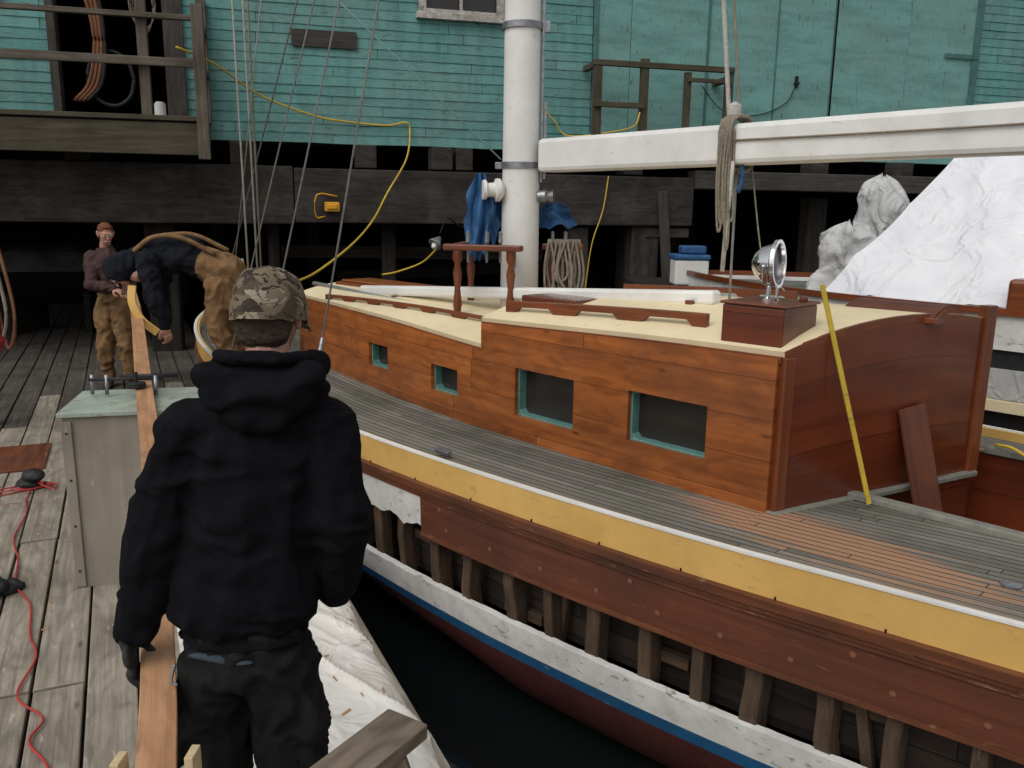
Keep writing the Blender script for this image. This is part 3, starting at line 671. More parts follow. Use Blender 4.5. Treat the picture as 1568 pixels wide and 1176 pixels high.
roofbox('roof_hatch_rim',2.15,.30,.55,.47,1.345,1.372,m_mahtrim,.01)
roofbox('fore_skylight',4.75,-.12,1.3,.42,1.18,1.29,m_mahtrim,.015)
roofbox('fore_skylight_top',4.75,-.12,1.2,.34,1.291,1.31,m_mah,.01)
g=grid('companion_slide',lambda a,b:B(-.08+.50*a,-.10-.44*b,1.458+.05*math.sin(math.pi*b)),6,14,m_mahdull,boat,True,lambda a,b:(a,b)); solid(g,.022,0)
boxes('slide_runners',[bm_(B(-.10,-.10,1.452),B(.8,-.10,1.445),.04,.03),bm_(B(.02,-.54,1.435),B(.8,-.54,1.43),.03,.03)],m_mahtrim,boat)
g=grid('slide_front',lambda a,b:B(-.082,-.10-.44*a,1.43+(.028+.05*math.sin(math.pi*a))*b),14,2,m_mahtrim,boat,True,lambda a,b:(a,b)); solid(g,.02,0)
tube('boat_hook_pole',[B(3.1,.36,1.2),B(5.6,.2,1.26)],.022,m_wire,boat,n=1)
boxes('spare_spar',[bm_(B(1.05,.2,1.50),B(4.75,.2,1.26),.10,.085)],m_white,boat,.02)
boxes('spar_chocks',[(B(1.2,.2,1.44),(.05,.16,.07),RB),(B(4.2,.2,1.2),(.05,.16,.12),RB)],m_mahtrim,boat)
# mast
def mr(t): return .148-.03*t
mp=V((.045,6.5,0))
tube('mast',[mp+V((0,0,z)) for z in (.9,2,3,5,7,9)],mr,m_white,boat,n=1,seg=40)
for z in (2.30,3.28):
    lathe('mast_band',[(0,.152),(.045,.152)],mp+V((0,0,z)),(0,0,1),m_metal,boat,32)
boxes('sail_track',[(mp+V((.15,-.03,3.6)),(.02,.035,2.8),None)],m_metal,boat,.002)
boxes('band_lugs',[(mp+V((.17,-.02,2.32)),(.06,.03,.08),None),(mp+V((.17,-.02,3.3)),(.06,.03,.08),None),(mp+V((-.17,-.02,2.32)),(.05,.03,.05),None)],m_metal,boat,.004)
boxes('cleat_bracket',[(mp+V((.175,-.04,2.5)),(.02,.04,.55),None)],m_metal,boat,.003)
lathe('mast_winch',[(0,.05),(.03,.085),(.06,.085),(.07,.055),(.12,.05),(.14,.075),(.16,.07)],mp+V((-.13,-.06,2.14)),(-1,-.25,0),m_white,boat)
lathe('mast_winch_small',[(0,.04),(.06,.05),(.08,.035),(.12,.05)],mp+V((.13,-.05,2.1)),(1,-.2,0),m_metal,boat)
boxes('exit_plate',[(mp+V((-.05,-.146,1.62)),(.04,.01,.1),None)],m_metal,boat,.002)
# boom
bs=V((.23,6.42,2.39)); bd=(V((2.44,4.06,2.405))-bs).normalized()
boxes('boom',[bm_(bs,bs+bd*5.6,.20,.235)],m_white,boat,.03)
pside=V((-bd.y,bd.x,0)); 
if pside.y>0: pside=-pside
tube('boom_jackline',[bs+bd*1.6+pside*.108+V((0,0,.02)),bs+bd*3+pside*.112+V((0,0,.012)),bs+bd*5.5+pside*.108+V((0,0,.02))],.006,m_rope,boat)
bp=bs+bd*1.58
for i in range(5):
    z0=.135
    tube('boom_lashing_%d'%i,[bp+bd*(.018*i)+pside*.12+V((0,0,-z0)),bp+bd*(.018*i+.01)+pside*.125+V((0,0,z0)),bp+bd*(.018*i)-pside*.12+V((0,0,z0)),bp+bd*(.018*i)-pside*.12+V((0,0,-z0)),bp+bd*(.018*i)+pside*.12+V((0,0,-z0))],.011,m_rope,boat,n=3)
tube('topping_lift',[bp+V((-.02,0,.14)),bp+V((-.12,.0,1.0)),bp+V((-.28,.1,2.6))],.014,m_ropew,boat)
tube('topping_lift_tail',[bp+V((.03,-.05,.14)),bp+V((-.06,.0,1.0)),bp+V((-.24,.1,2.6))],.008,m_rope,boat)
lathe('lift_knot',[(-.05,.01),(-.03,.04),(.03,.04),(.05,.01)],bp+V((0,-.03,.2)),(0,0,1),m_ropew,boat,12)
for i in range(5):
    dx=-.03-.018*i+random.uniform(-.005,.005); l=.5+random.uniform(-.12,.12)
    tube('hanging_coil_%d'%i,[bp+V((dx,-.14,.08)),bp+V((dx-.01,-.15,-.2)),bp+V((dx+.01,-.15,-l)),bp+V((dx+.03,-.15,-l+.02)),bp+V((dx+.02,-.14,-.2)),bp+V((dx+.012,-.14,.08))],.007,m_rope,boat)
tube('tack_line',[bp+V((-.02,-.14,-.1)),bp+V((-.04,-.14,-.75))],.014,m_ropew,boat,n=1)
tube('sheet_line',[bp+V((.03,-.05,-.12)),bp+V((.04,-.05,-1.05))],.008,m_wire,boat,n=1)
tube('sheet_line_thin',[bp+V((.12,-.05,-.12)),bp+V((.22,-.1,-.7)),bp+V((.3,-.3,-.85))],.005,m_rope,boat)
tube('blue_tail',[bp+V((.04,-.11,-.1)),bp+V((.05,-.12,-.2)),bp+V((.03,-.11,-.28))],.014,m_tarpb,boat)
def post(p,z0,z1,name):
    H=z1-z0
    lathe(name,[(0,.035),(.1*H,.035),(.14*H,.02),(.3*H,.034),(.5*H,.022),(.7*H,.034),(.82*H,.02),(.88*H,.036),(H,.036)],V((p[0],p[1],z0)),(0,0,1),m_mahtrim,boat,16)
for i,p in enumerate(((-.42,6.3),(-.02,6.2),(.44,6.6),(.3,6.95),(-.35,6.9))): post(p,1.12,1.70,'fife_post_%d'%i)
boxes('fife_rail',[bm_(V((-.52,6.33,1.72)),V((.06,6.17,1.72)),.09,.045),bm_(V((.22,6.62,1.72)),V((.54,6.58,1.72)),.09,.045),bm_(V((-.45,6.31,1.721)),V((-.37,6.95,1.721)),.08,.04)],m_mahtrim,boat,.01)
for i,x in enumerate((-.34,-.2,-.1,.3,.4)):
    y=6.26 if x<0 else 6.6
    lathe('belaying_pin_%d'%i,[(-.12,.009),(.02,.01),(.03,.018),(.08,.014),(.1,.016),(.11,.004)],(x,y,1.73),(0,0,1),m_metal,boat,10)
for i in range(8):
    x=.27+.032*i; l=1.34+random.uniform(-.05,.12); yy=6.53+random.uniform(-.03,.03)
    tube('pin_coil_%d'%i,[(x,yy,1.78),(x-.05+random.uniform(-.02,.02),yy-.03,1.55),(x+random.uniform(-.03,.03),yy-.04,l),(x+.05,yy-.02,1.52),(x+.01,yy,1.78)],.010,m_rope,boat)
top=V((.0,6.5,8.6))
def shroud(name,p,r=.007,t=top): tube(name,[p,t],r,m_wire,boat,n=1,seg=6)
shroud('shroud_1',B(3.3,1.64,.66)); shroud('shroud_2',B(4.1,1.6,.7),.007); shroud('shroud_3',B(4.9,1.45,.75),.006)
shroud('forestay',B(7.9,.05,1.0),.009)
for i,(x,y) in enumerate(((-2.40,8.0),(-2.45,8.05),(-2.52,8.0))): tube('halyard_%d'%i,[(x,y,.9),(x-.02-.02*i,y,7.5)],.009,m_ropew if i else m_rope,boat,n=1,seg=6)
tube('flag_halyard',[(-2.75,8.2,1.2),(-1.9,7.6,5.5)],.006,m_wire,boat,n=1,seg=6)
tb=B(3.3,1.64,.66)+(top-B(3.3,1.64,.66))*.045
lathe('turnbuckle',[(-.12,.006),(-.11,.016),(-.03,.018),(0,.03),(.03,.018),(.1,.014),(.11,.006)],tb,top-tb,m_metal,boat,12)
tube('cyan_line',[mp+V((-.15,-.1,2.36)),V((-1.3,6.4,3.46)),V((-2.8,6.4,4.9))],.006,m_cyan,boat,n=1,seg=6)
def hang(name,c,w_,h,mat,parent,seed=0,nf=4):
    """loose cloth hanging from a gathered top with a ragged hem"""
    def f(a,b):
        sp=.30+.70*min(1,b*1.6)**.8; x=(a-.5)*w_*sp*(1+.5*noise.noise(V((b*2.2,seed,0))))
        y=.20*w_*math.sin(a*nf*2*math.pi+4*noise.noise(V((b*1.6,seed,3))))*(.3+.7*b)+.12*w_*noise.noise(V((a*3,b*4,seed)))
        l=h*(1-.45*abs(noise.noise(V((a*2.6,seed*2.3,7))))*1.7)
        return V(c)+V((x+.30*w_*noise.noise(V((b*2.5,a*1.2,seed)))*b,y,-b*l))
    o=grid(name,f,40,28,mat,parent,True); solid(o,.004,0); return o
hang('blue_rag_a',mp+V((-.30,-.06,2.26)),.22,.66,m_tarpb,boat,3.3,2.3)
hang('blue_rag_b',mp+V((-.18,.06,2.12)),.18,.42,m_tarpb,boat,9.7,1.7)
hang('blue_rag_c',mp+V((.26,.05,2.05)),.30,.20,m_tarpb,boat,5.2,1.5)
def bundle(name,c,size,mat,parent,folds=.05,seed=0,vox=.014,fr=9):
    rr=random.Random(seed); S=[]
    c=V(c); pr=None
    for i in range(5):
        t=i/4-.5
        q=c+V((rr.uniform(-.35,.35)*size[0],rr.uniform(-.3,.3)*size[1],t*size[2]*.86))
        k=.55+.4*rr.random(); r=(size[0]*k*.5+.01,size[1]*k*.5+.01,size[2]*.1+.01)
        if pr: S.append((tuple(pr[0]),pr[1],tuple(q),r))
        pr=(q,r)
    return blob(name,S,vox,mat,parent,folds,(fr,fr,fr*.45),sm=2,crease=.9)
bundle('bow_bundle',B(5.9,.8,.98),(.3,.3,.4),m_rope,boat,.03,12)
for i in range(4): tube('bow_coil_%d'%i,[(-2.72+.03*i,8.1,1.5),(-2.8+.04*i,8.0,1.25),(-2.74+.04*i,8.0,1.05),(-2.66+.04*i,8.0,1.25),(-2.7+.03*i,8.1,1.5)],.014,m_rope,boat)
lathe('deck_fill_cap',[(0,.04),(.006,.04),(.008,.03)],B(-.85,.95,dz_(-.85)-.006),(0,0,1),m_metal,boat)
boxes('deck_chock',[(B(2.05,1.5,.575),(.12,.04,.03),RB)],m_metal,boat,.008)
beam('yellow_batten',B(-.06,.44,.555),B(.30,.66,1.66)+V((.09,-.05,0)),.026,.008,plain('yellow_batten_paint',(.62,.45,.05),(.48,.33,.03),12,.55,.1,scuff=(.2,.15,.05),sth=.6),None,up=V((.3,-.9,0)),bevel=.001)
# ------------------------------------------------------------------ neighbouring boat
nb=empty('moored_boat')
O2=V((4.6,6.85,0))
def B2(s,p,z): return V((O2.x+F.x*s+P_.x*p,O2.y+F.y*s+P_.y*p,z))
def hw2(s): return tab([(-5,1.1),(-2,1.35),(.5,1.4),(2,1.1),(3.1,.5),(3.7,.04)],s)
def st2(name,z0,z1,mat,o0=0,o1=0):
    for sg in (1,-1):
        g=grid(name,lambda a,b:B2(-5+8.7*a,sg*max(.02,hw2(-5+8.7*a)+o0+(o1-o0)*b),z0+(z1-z0)*b),40,2,mat,nb,True,lambda a,b:(8.7*a,b*(z1-z0))); solid(g,.04,0)
st2('cap_rail',1.36,1.31,m_mahtrim,.03,.03); st2('upper_topsides',1.31,1.06,m_whull,0,-.01); st2('dark_strake',1.06,.92,m_black,-.04,-.04)
st2('cover',.92,.70,m_gtarp,-.01,-.02); st2('rub_rail',.70,.62,m_cream,.04,.04); st2('dark_gap',.62,.40,m_black,-.04,-.05); st2('lower_topsides',.40,0,m_whull,-.02,-.12); st2('bottom',0,-1.1,m_red,-.12,-.7)
g=grid('deck',lambda a,b:B2(-5+8.7*a,hw2(-5+8.7*a)*(1-2*b),1.27),30,4,m_deck,nb,True,lambda a,b:(8.7*a,hw2(-5+8.7*a)*2*b))
boxes('varnished_trunk',[(B2(-.75,1.22,1.43),(1.8,.22,.26),RB)],m_mahtrim,nb,.03)
def tarp(a,b):
    s=.98-5.6*a; v=b*2-1
    av=abs(v)
    z=2.60-av*1.27
    p=-v*1.25
    s+= max(0,1-a/.15)*av*.60
    q=s*3.6+av*2.2+1.3*noise.noise(V((s*.9,v*1.0,0)))
    fold=((1-abs(math.sin(q)))**2)*.045*(.3+av*.7)+((1-abs(math.sin(q*2.3+1)))**3)*.018
    n_=noise.noise(V((s*1.2,v*1.0,0)))*.05+fold+.006*noise.noise(V((s*9,v*6,4)))
    return B2(s,p+n_*(1 if v<0 else -1)*.7,z+n_*.8)
g=grid('white_tarp_cover',tarp,180,80,m_tarp,nb,True); solid(g,.004,0)
def sack(name,c,R_,H,mat,parent,seed,lean=(0,0),prof=((0,.95),(.25,1.0),(.55,.9),(.85,.72),(.95,.5),(1,.1))):
    """loosely gathered cover hanging in folds"""
    def f(a,b):
        th=2*math.pi*a; r=tab(prof,b)
        k=1+.13*(1-abs(math.sin(th*3.5+4*noise.noise(V((b*1.5,seed,0))))))**1.6+.40*noise.noise(V((math.cos(th)*1.2+seed,math.sin(th)*1.2,b*3.2)))+.14*noise.noise(V((math.cos(th)*3+seed,math.sin(th)*3,b*9)))
        cx_=lean[0]*b+.05*math.sin(b*6+seed); cy_=lean[1]*b
        return V(c)+V((cx_+R_[0]*r*k*math.cos(th),cy_+R_[1]*r*k*math.sin(th),H*b+.07*noise.noise(V((math.cos(th)*2,math.sin(th)*2,b*4+seed)))))
    return grid(name,f,80,56,mat,parent,True)
sack('furled_grey_cover',B2(1.52,.42,1.25),(.25,.25),1.08,m_gtarp,nb,4.9,(.10,.05))
sack('furled_grey_cover_lower',B2(1.62,.72,1.22),(.30,.24),.70,m_gtarp,nb,11.4,(.05,0))
bin_=empty('blue_lidded_bin')
boxes('bin_body',[((2.0,9.6,1.33),(.38,.32,.28),None)],m_white,bin_,.02)
boxes('bin_lid',[((2.0,9.6,1.50),(.41,.35,.06),None),((2.03,9.62,1.58),(.28,.22,.09),None)],m_tarpb,bin_,.02)
fl_=empty('timber_staging')
boxes('platform',[((2.2,10.0,1.13),(1.6,1.2,.12),None)],m_pile,fl_,.01)
boxes('legs',[((x,y,.1),(.15,.15,2.0),None) for x in (1.55,2.85) for y in (9.5,10.5)],m_pile,fl_,.01)
# ------------------------------------------------------------------ plywood box
pb=empty('plywood_crate')
q0=V((-2.29,4.12,0));qx=V((.97,.24,0));qy=V((-.24,.97,0))
RQ=frame_m(qx)
cx=q0+qx*.34+qy*.26
boxes('panels',[(cx+V((0,0,.465)),(.68,.52,.93),RQ)],m_plyg,pb,.004)
boxes('lid',[(cx+V((0,0,.945)),(.72,.56,.025),RQ)],m_greentop,pb,.004)
boxes('edge_battens',[(q0+qx*.02-qy*.008+V((0,0,.46)),(.05,.012,.9),RQ),(q0+qx*.66-qy*.008+V((0,0,.46)),(.05,.012,.9),RQ)],m_plyg,pb,.003)
boxes('screw_heads',[(q0+qx*(.02)-qy*.016+V((0,0,z)),(.01,.004,.01),RQ) for z in (.1,.35,.6,.85)],m_black,pb,0)
cl=empty('bar_clamp')
pc=V((-2.06,4.5,1.0))
tube('bar',[pc+V((-.26,-.02,.055)),pc+V((.12,.05,.055))],.009,m_black,cl,n=1)
tube('bar_2',[pc+V((-.14,.1,.05)),pc+V((.16,.16,.05))],.012,m_black,cl,n=1)
for dx in (-.25,-.17,.1): tube('jaw_%d'%int((dx+1)*100),[pc+V((dx,0,.08)),pc+V((dx,-.01,-.03))],.011,m_metal,cl,n=1)
lathe('screw_pad',[(0,.05),(.02,.05),(.03,.012),(.08,.012)],pc+V((0,-.02,.02)),(0,0,1),m_black,cl)
pk=cat([V((-4.02,8.8,1.10)),V((-3.1,6.85,1.09)),V((-2.06,4.57,1.0)),V((-1.5,3.35,.885)),V((-.965,2.1,.775)),V((-.785,1.65,.745)),V((-.61,1.2,.72))],8)
vs=[];fs=[];uv=[];L=0
for i,p in enumerate(pk):
    t=pk[min(i+1,len(pk)-1)]-pk[max(0,i-1)]; R=frame_m(t)
    if i: L+=(pk[i]-pk[i-1]).length
    for y,z in ((-.044,-.016),(.044,-.016),(.044,.016),(-.044,.016)): vs.append(p+R@V((0,y,z))); uv.append((L,y+z))
for i in range(len(pk)-1):
    for k in range(4):
        a=i*4+k;b=i*4+(k+1)%4; fs.append((a,b,b+4,a+4))
n=len(pk)-1; fs+=[(3,2,1,0),(n*4,n*4+1,n*4+2,n*4+3)]
bev(mobj('long_hull_plank',vs,fs,m_newwood,None,uv),.003)
tr=empty('plank_trestle')
pn=V((-.79,1.66,.73)); m_stake=wood('pale_stake',(.62,.50,.30),(.5,.38,.22),.7,None,gs=(2,30),bs=.2)
boxes('crossbar',[(pn+V((0,0,-.05)),(.26,.08,.06),None)],m_stake,tr)
boxes('stakes',[(pn+V((-.080,0,.0)),(.020,.05,.11),None),(pn+V((.078,.02,.0)),(.020,.05,.12),None)],m_stake,tr,.002)
boxes('legs',[bm_(pn+V((-.10,0,-.06)),pn+V((-.15,-.1,-.73)),.06,.04),bm_(pn+V((.10,0,-.06)),pn+V((.14,-.1,-.73)),.06,.04)],m_old2,tr)
m_saw=wood('grey_brown_sawhorse_timber',(.27,.22,.165),(.14,.11,.08),.85,None,gs=(2,24),bs=.6,spec=.2,knots=True)
sh=empty('sawhorse')
a0=V((-.275,2.08,.60)); ad=V((-.53,-.85,0)).normalized()
boxes('top_rail',[bm_(a0,a0+ad*.9,.14,.045)],m_saw,sh,.006)
boxes('legs',[bm_(a0+ad*.1+V((.03,0,-.03)),a0+ad*.05+V((.16,0,-.6)),.09,.04),bm_(a0+ad*.1+V((-.03,0,-.03)),a0+ad*.05+V((-.05,.1,-.6)),.09,.04),bm_(a0+ad*.8+V((.03,0,-.03)),a0+ad*.85+V((.16,0,-.6)),.09,.04),bm_(a0+ad*.8+V((-.03,0,-.03)),a0+ad*.85+V((-.16,0,-.6)),.09,.04)],m_saw,sh,.006)
# canvas drop cloth over the dock edge
def cloth(a,b):
    t=-.9+2.85*a
    L=-.85+1.80*b   # arc length across the cloth, 0 = dock edge
    wob=noise.noise(V((t*.9,L*.7,2)))
    # shallow, sharp-edged folds fanning out from the gathered far corner
    ang=math.atan2(L+.95,2.35-t)
    q=ang*15+2.0*wob
    f1=(1-abs(math.sin(q)))**3; f2=(1-abs(math.sin(q*1.7+2)))**4
    hgt=.022*f1+.010*f2+.030*noise.noise(V((t*1.0,L*1.1,5)))+.010*noise.noise(V((t*3.2,L*2.6,6)))+.004*noise.noise(V((t*9,L*8,1)))
    if L<-.12: x=L; z=.03+max(0,hgt)
    else:
        r=.10; q2=L+.12
        if q2<r*1.3: th=q2/r; x=-.12+r*math.sin(th); z=.03-r*(1-math.cos(th)); nx,nz=math.sin(th),math.cos(th)
        else:
            th=1.3; e=q2-r*1.3; x=-.12+r*math.sin(th)+e*.42; z=.03-r*(1-math.cos(th))-e*.90; nx,nz=.9,.42
        x+=nx*hgt; z+=nz*hgt
    p=E0+Ed*(t+.03*wob)-En*x
    return V((p.x,p.y,z))
g=grid('canvas_drop_cloth',cloth,220,140,m_cloth,None,True); solid(g,.003,0)
lst=[]
for i in range(16):
    a=random.uniform(.4,.75); b=random.uniform(.12,.42); q=cloth(a,b)
    lst.append((q+V((0,0,.006)),(random.uniform(.015,.05),random.uniform(.005,.012),.002),Matrix.Rotation(random.random()*6,3,'Z')))
boxes('wood_shavings',lst,m_newwood,None,0)
tube('red_extension_cord',[(-3.75,5.75,.012),(-3.55,5.5,.012),(-3.41,5.62,.012),(-3.3,5.4,.012),(-3.16,5.16,.012),(-3.0,4.75,.012),(-2.80,4.45,.012),(-2.62,4.12,.012),(-2.42,3.9,.012),(-2.25,3.6,.012),(-2.11,3.40,.012),(-2.02,3.1,.012),(-1.83,2.95,.012),(-1.80,2.8,.012),(-1.62,2.6,.012),(-1.6,2.2,.012)],.005,m_cordr)
tube('red_cord_tangle',[(-3.5+.14*math.cos(t*1.3)+.02*t,5.62+.09*math.sin(t*1.7),.014+.004*t) for t in range(14)],.005,m_cordr)
bundle('power_tool',(-3.42,5.68,.07),(.16,.1,.12),m_black,None,.01,6,.008,9)
boxes('plywood_scrap',[(V((-3.95,6.35,.012)),(.75,.5,.018),frame_m(Ed))],m_guard,None,.002)
bundle('black_tool_bag',(-2.76,4.02,.05),(.3,.2,.09),m_black,None,.03,2,.012,9)
rr=random.Random(3); lst=[]
for i in range(60):
    q=E0+Ed*rr.uniform(-.5,4)+En*rr.uniform(.7,3.2)
    lst.append((V((q.x,q.y,.006)),(rr.uniform(.015,.05),rr.uniform(.006,.02),.004),Matrix.Rotation(rr.random()*6,3,'Z')))
boxes('sawdust_and_chips',lst,m_newwood,None,0)
cg=empty('coiled_hoses')
for i in range(9):
    x=-4.62-.07*i; tube('loop_%d'%i,[(x,7.3,1.9),(x+.12,7.25,1.2),(x+.22-.02*i,7.2,.75+.05*i),(x+.3,7.2,1.1),(x+.1,7.3,1.95)],.015,(m_hose,m_rope,m_old2)[i%3],cg)
beam('hanging_post',(-4.8,7.4,0),(-4.8,7.4,2.6),.12,.12,m_old,cg)
lathe('red_buoy',[(-.14,.01),(-.11,.09),(0,.14),(.11,.09),(.14,.02),(.17,.02)],(-4.40,6.9,.86),(0,0,1),plain('red_plastic',(.45,.03,.02),(.3,.02,.02),5,.5,0))
tube('buoy_lanyard',[(-4.40,6.9,1.02),(-4.5,7.1,1.6),(-4.76,7.33,1.95)],.01,m_rope)
sk=empty('covered_skiff')
def skf(a,b):
    v=b*2-1; x=-1.3+2.6*a; taper=math.sqrt(max(.02,1-(abs(x)/1.32)**2.5))
    return V((-7.2+x*.95,13.4+x*.3+v*.6*taper,.95+.35*(1-abs(v)**2)*taper+.07*noise.noise(V((x*3,v*3,0)))))
grid('tarp_cover',skf,40,20,m_dtarp,sk)
def skh(a,b):
    th=math.pi*b; x=-1.3+2.6*a; taper=math.sqrt(max(.02,1-(abs(x)/1.32)**2.5))
    return V((-7.2+x*.95,13.4+x*.3+.62*taper*math.cos(th),.97-.55*taper*math.sin(th)))
grid('hull',skh,40,12,m_void,sk)
boxes('cradle',[((-7.7,13.2,.3),(.1,1.0,.7),None),((-6.7,13.6,.3),(.1,1.0,.7),None)],m_pile,sk)
# ------------------------------------------------------------------ PEOPLE
def FM(c,fwd,up=(0,0,1)):
    y=V(fwd).normalized(); x=y.cross(V(up)).normalized(); z=x.cross(y)
    m=Matrix((x,y,z)).transposed().to_4x4(); m.translation=V(c); return m
def head(parent,c,fwd,up,skin,hair,k=1.0):
    T=FM(c,fwd,up)@Matrix.Scale(k,4)
    blob('head',[((0,-.012,.025),(.074,.088,.088)),((0,.02,-.01),(.062,.068,.075),(0,.045,-.075),(.036,.03,.028)),
      ((0,.088,.012),(.009,.012,.01),(0,.108,-.022),(.013,.012,.009)),((-.03,.075,.03),(.026,.014,.009),(.03,.075,.03),(.026,.014,.009)),
      ((-.018,.078,-.058),(.012,.01,.007),(.018,.078,-.058),(.012,.01,.007)),
      ((-.076,-.01,-.02),(.007,.014,.018),(-.084,-.020,.015),(.007,.018,.020)),((.076,-.01,-.02),(.007,.014,.018),(.084,-.020,.015),(.007,.018,.020)),
      ((0,-.02,-.06),(.052,.055,.05),(0,-.035,-.15),(.058,.058,.04))],.0055,skin,parent,T=T,sm=3)
    for sx in (-1,1):
        for nm,yy,rr_,mt in (('eye',.078,.012,m_white),('iris',.088,.0045,m_black)):
            p=T@V((.03*sx,yy,.012)); bm=bmesh.new(); ell(bm,p,(rr_,rr_,rr_)); me=bpy.data.meshes.new(nm); bm.to_mesh(me); bm.free(); me.materials.append(mt)
            link(bpy.data.objects.new(nm,me),parent)
    if hair:
        blob('hair',[((0,-.022,.045),(.080,.09,.080)),((0,-.045,.0),(.077,.062,.07),(0,-.05,-.05),(.068,.045,.035)),((0,.03,.085),(.05,.04,.03))],.006,hair,parent,.004,(60,60,60),T=T,sm=2)
def hand(parent,name,wrist,fd,pn,thumb,mat,curl=.5,k=1.0):
    y=V(fd).normalized(); z=(V(pn)-V(pn).dot(y)*y).normalized(); x=y.cross(z)
    m=Matrix((x,y,z)).transposed().to_4x4(); m.translation=V(wrist); m=m@Matrix.Scale(k,4)
    S=[((-.024,.03,0),(.017,.03,.012),(.026,.03,0),(.017,.03,.012)),((-.026,.075,0),(.014,.018,.012),(.028,.075,0),(.014,.018,.012)),((0,-.02,0),(.026,.02,.019),(0,.03,0),(.03,.03,.014))]
    for i,(fx,L) in enumerate(((-.033,.068),(-.0115,.078),(.0115,.072),(.032,.055))):
        if thumb<0: fx=-fx
        p=V((fx,.085,0)); a=0; r=.0092
        for j,sl_ in enumerate((L*.45,L*.32,L*.26)):
            a+=curl*(.9,1.1,.8)[j]
            d=V((fx*.15 if j==0 else 0,math.cos(a),math.sin(a))).normalized(); q=p+d*sl_
            S.append((tuple(p),r,tuple(q),r*.9)); p=q; r*=.92
    tx=-.034*thumb
    p=V((tx,.02,.004)); q=V((tx-.026*thumb,.05,.012+.02*curl)); r_=V((tx-.026*thumb+.016*thumb*curl,.078,.02+.04*curl))
    S+=[(tuple(p),.013,tuple(q),.011),(tuple(q),.0108,tuple(r_),.009)]
    blob(name,S,.0035,mat,parent,T=m,sm=2)
def boot(parent,name,ank,d,mat):
    d=V(d).normalized(); a=V(ank)
    blob(name,[(tuple(a+V((0,0,.06))),.052,tuple(a+V((0,0,-.03))),.05),(tuple(a-d*.03+V((0,0,-.045))),(.045,.045,.035),tuple(a+d*.16+V((0,0,-.055))),(.042,.042,.028))],.01,mat,parent,sm=3)
mn=empty('man_in_black_hoodie')
blob('hoodie',[((-.645,2.06,1.40),(.185,.12,.10),(-.665,2.06,1.18),(.190,.12,.10)),((-.665,2.06,1.18),(.190,.12,.10),(-.705,2.06,.95),(.192,.13,.075)),
  ((-.82,2.06,1.468),(.068,.085,.058),(-.47,2.06,1.468),(.068,.085,.058)),((-.71,2.05,1.545),(.07,.08,.04),(-.53,2.05,1.545),(.07,.08,.04)),
  ((-.825,2.06,1.445),.080,(-.920,2.05,1.16),.080),((-.920,2.05,1.16),.080,(-.990,2.05,.90),.062),((-.97,2.05,.97),.066,(-1.005,2.06,.885),.050),
  ((-.465,2.06,1.445),.080,(-.440,2.05,1.18),.078),((-.440,2.05,1.18),.078,(-.475,2.14,.995),.062),
  ((-.72,1.99,1.60),(.05,.06,.036),(-.50,1.99,1.60),(.05,.06,.036)),((-.68,1.955,1.56),(.06,.045,.05),(-.54,1.955,1.56),(.06,.045,.05)),((-.61,1.95,1.51),(.085,.035,.05)),
  ((-.72,2.06,1.61),(.03,.06,.035),(-.64,2.15,1.55),(.05,.03,.03)),((-.50,2.06,1.61),(.03,.06,.035),(-.57,2.15,1.55),(.05,.03,.03)),
  ((-.715,2.06,.885),(.180,.125,.02))],.0085,m_hood,mn,.017,(5.5,5.5,8.5),sm=3,crease=.6)
blob('hood_edge',[((-.715,2.0,1.640),.018,(-.67,1.95,1.645),.019),((-.67,1.95,1.645),.019,(-.55,1.95,1.645),.019),((-.55,1.95,1.645),.019,(-.505,2.0,1.640),.018),((-.715,2.0,1.640),.018,(-.71,2.09,1.62),.018),((-.505,2.0,1.640),.018,(-.51,2.09,1.62),.018)],.007,m_hood,mn,.006,(20,20,20),sm=3)
blob('trousers',[((-.71,2.06,.90),(.150,.115,.06),(-.71,2.06,.80),(.160,.125,.06)),((-.79,2.06,.79),(.098,.11,.09),(-.80,2.08,.45),(.082,.085,.06)),((-.80,2.08,.45),(.082,.085,.06),(-.81,2.03,.1),(.07,.08,.04)),
  ((-.62,2.06,.79),(.098,.11,.09),(-.60,2.08,.45),(.082,.085,.06)),((-.60,2.08,.45),(.082,.085,.06),(-.60,2.03,.1),(.07,.08,.04)),
  ((-.535,2.04,.66),(.035,.06,.08),(-.53,2.04,.56),(.035,.06,.06)),((-.885,2.04,.66),(.03,.06,.08),(-.89,2.04,.56),(.03,.06,.06))],.009,m_pants,mn,.018,(8,8,7),sm=3,crease=.7)
boot(mn,'boot_left',(-.81,2.03,.085),(-.15,1,0),m_boot); boot(mn,'boot_right',(-.60,2.03,.085),(.1,1,0),m_boot)
blob('shirt_tail',[((-.78,1.965,.862),(.05,.012,.010),(-.70,1.955,.850),(.05,.012,.008))],.005,plain('grey_blue_tee',(.04,.06,.08),(.025,.04,.055),20,.9,.2),mn,sm=2)
tube('key_clip',[(-.86,1.96,.84),(-.865,1.945,.80),(-.85,1.945,.79)],.004,m_metal,mn)
hc=V((-.60,2.06,1.735)); head(mn,hc,(.12,1,-.10),(0,.1,1),m_skin,m_hair,k=.98)
Tc=FM(hc+V((0,-.005,.0)),(.12,1,-.16),(0,.16,1))
def capf(a,b):
    th=2*math.pi*a; ph=b*math.pi/2
    seam=1-.012*max(0,1-abs(((a*6)%1)-.5)*2-.85)*6
    r=1.0*math.cos(ph)**.72 if ph<math.pi/2-.001 else 0
    x=.0875*r*math.cos(th)*seam; y=.104*r*math.sin(th)*seam-.006; z=.112*math.sin(ph)**.9
    low=-.012 if b==0 else 0
    return Tc@V((x,y,z+low+(.009*noise.noise(V((x*25,y*25,z*25))))))
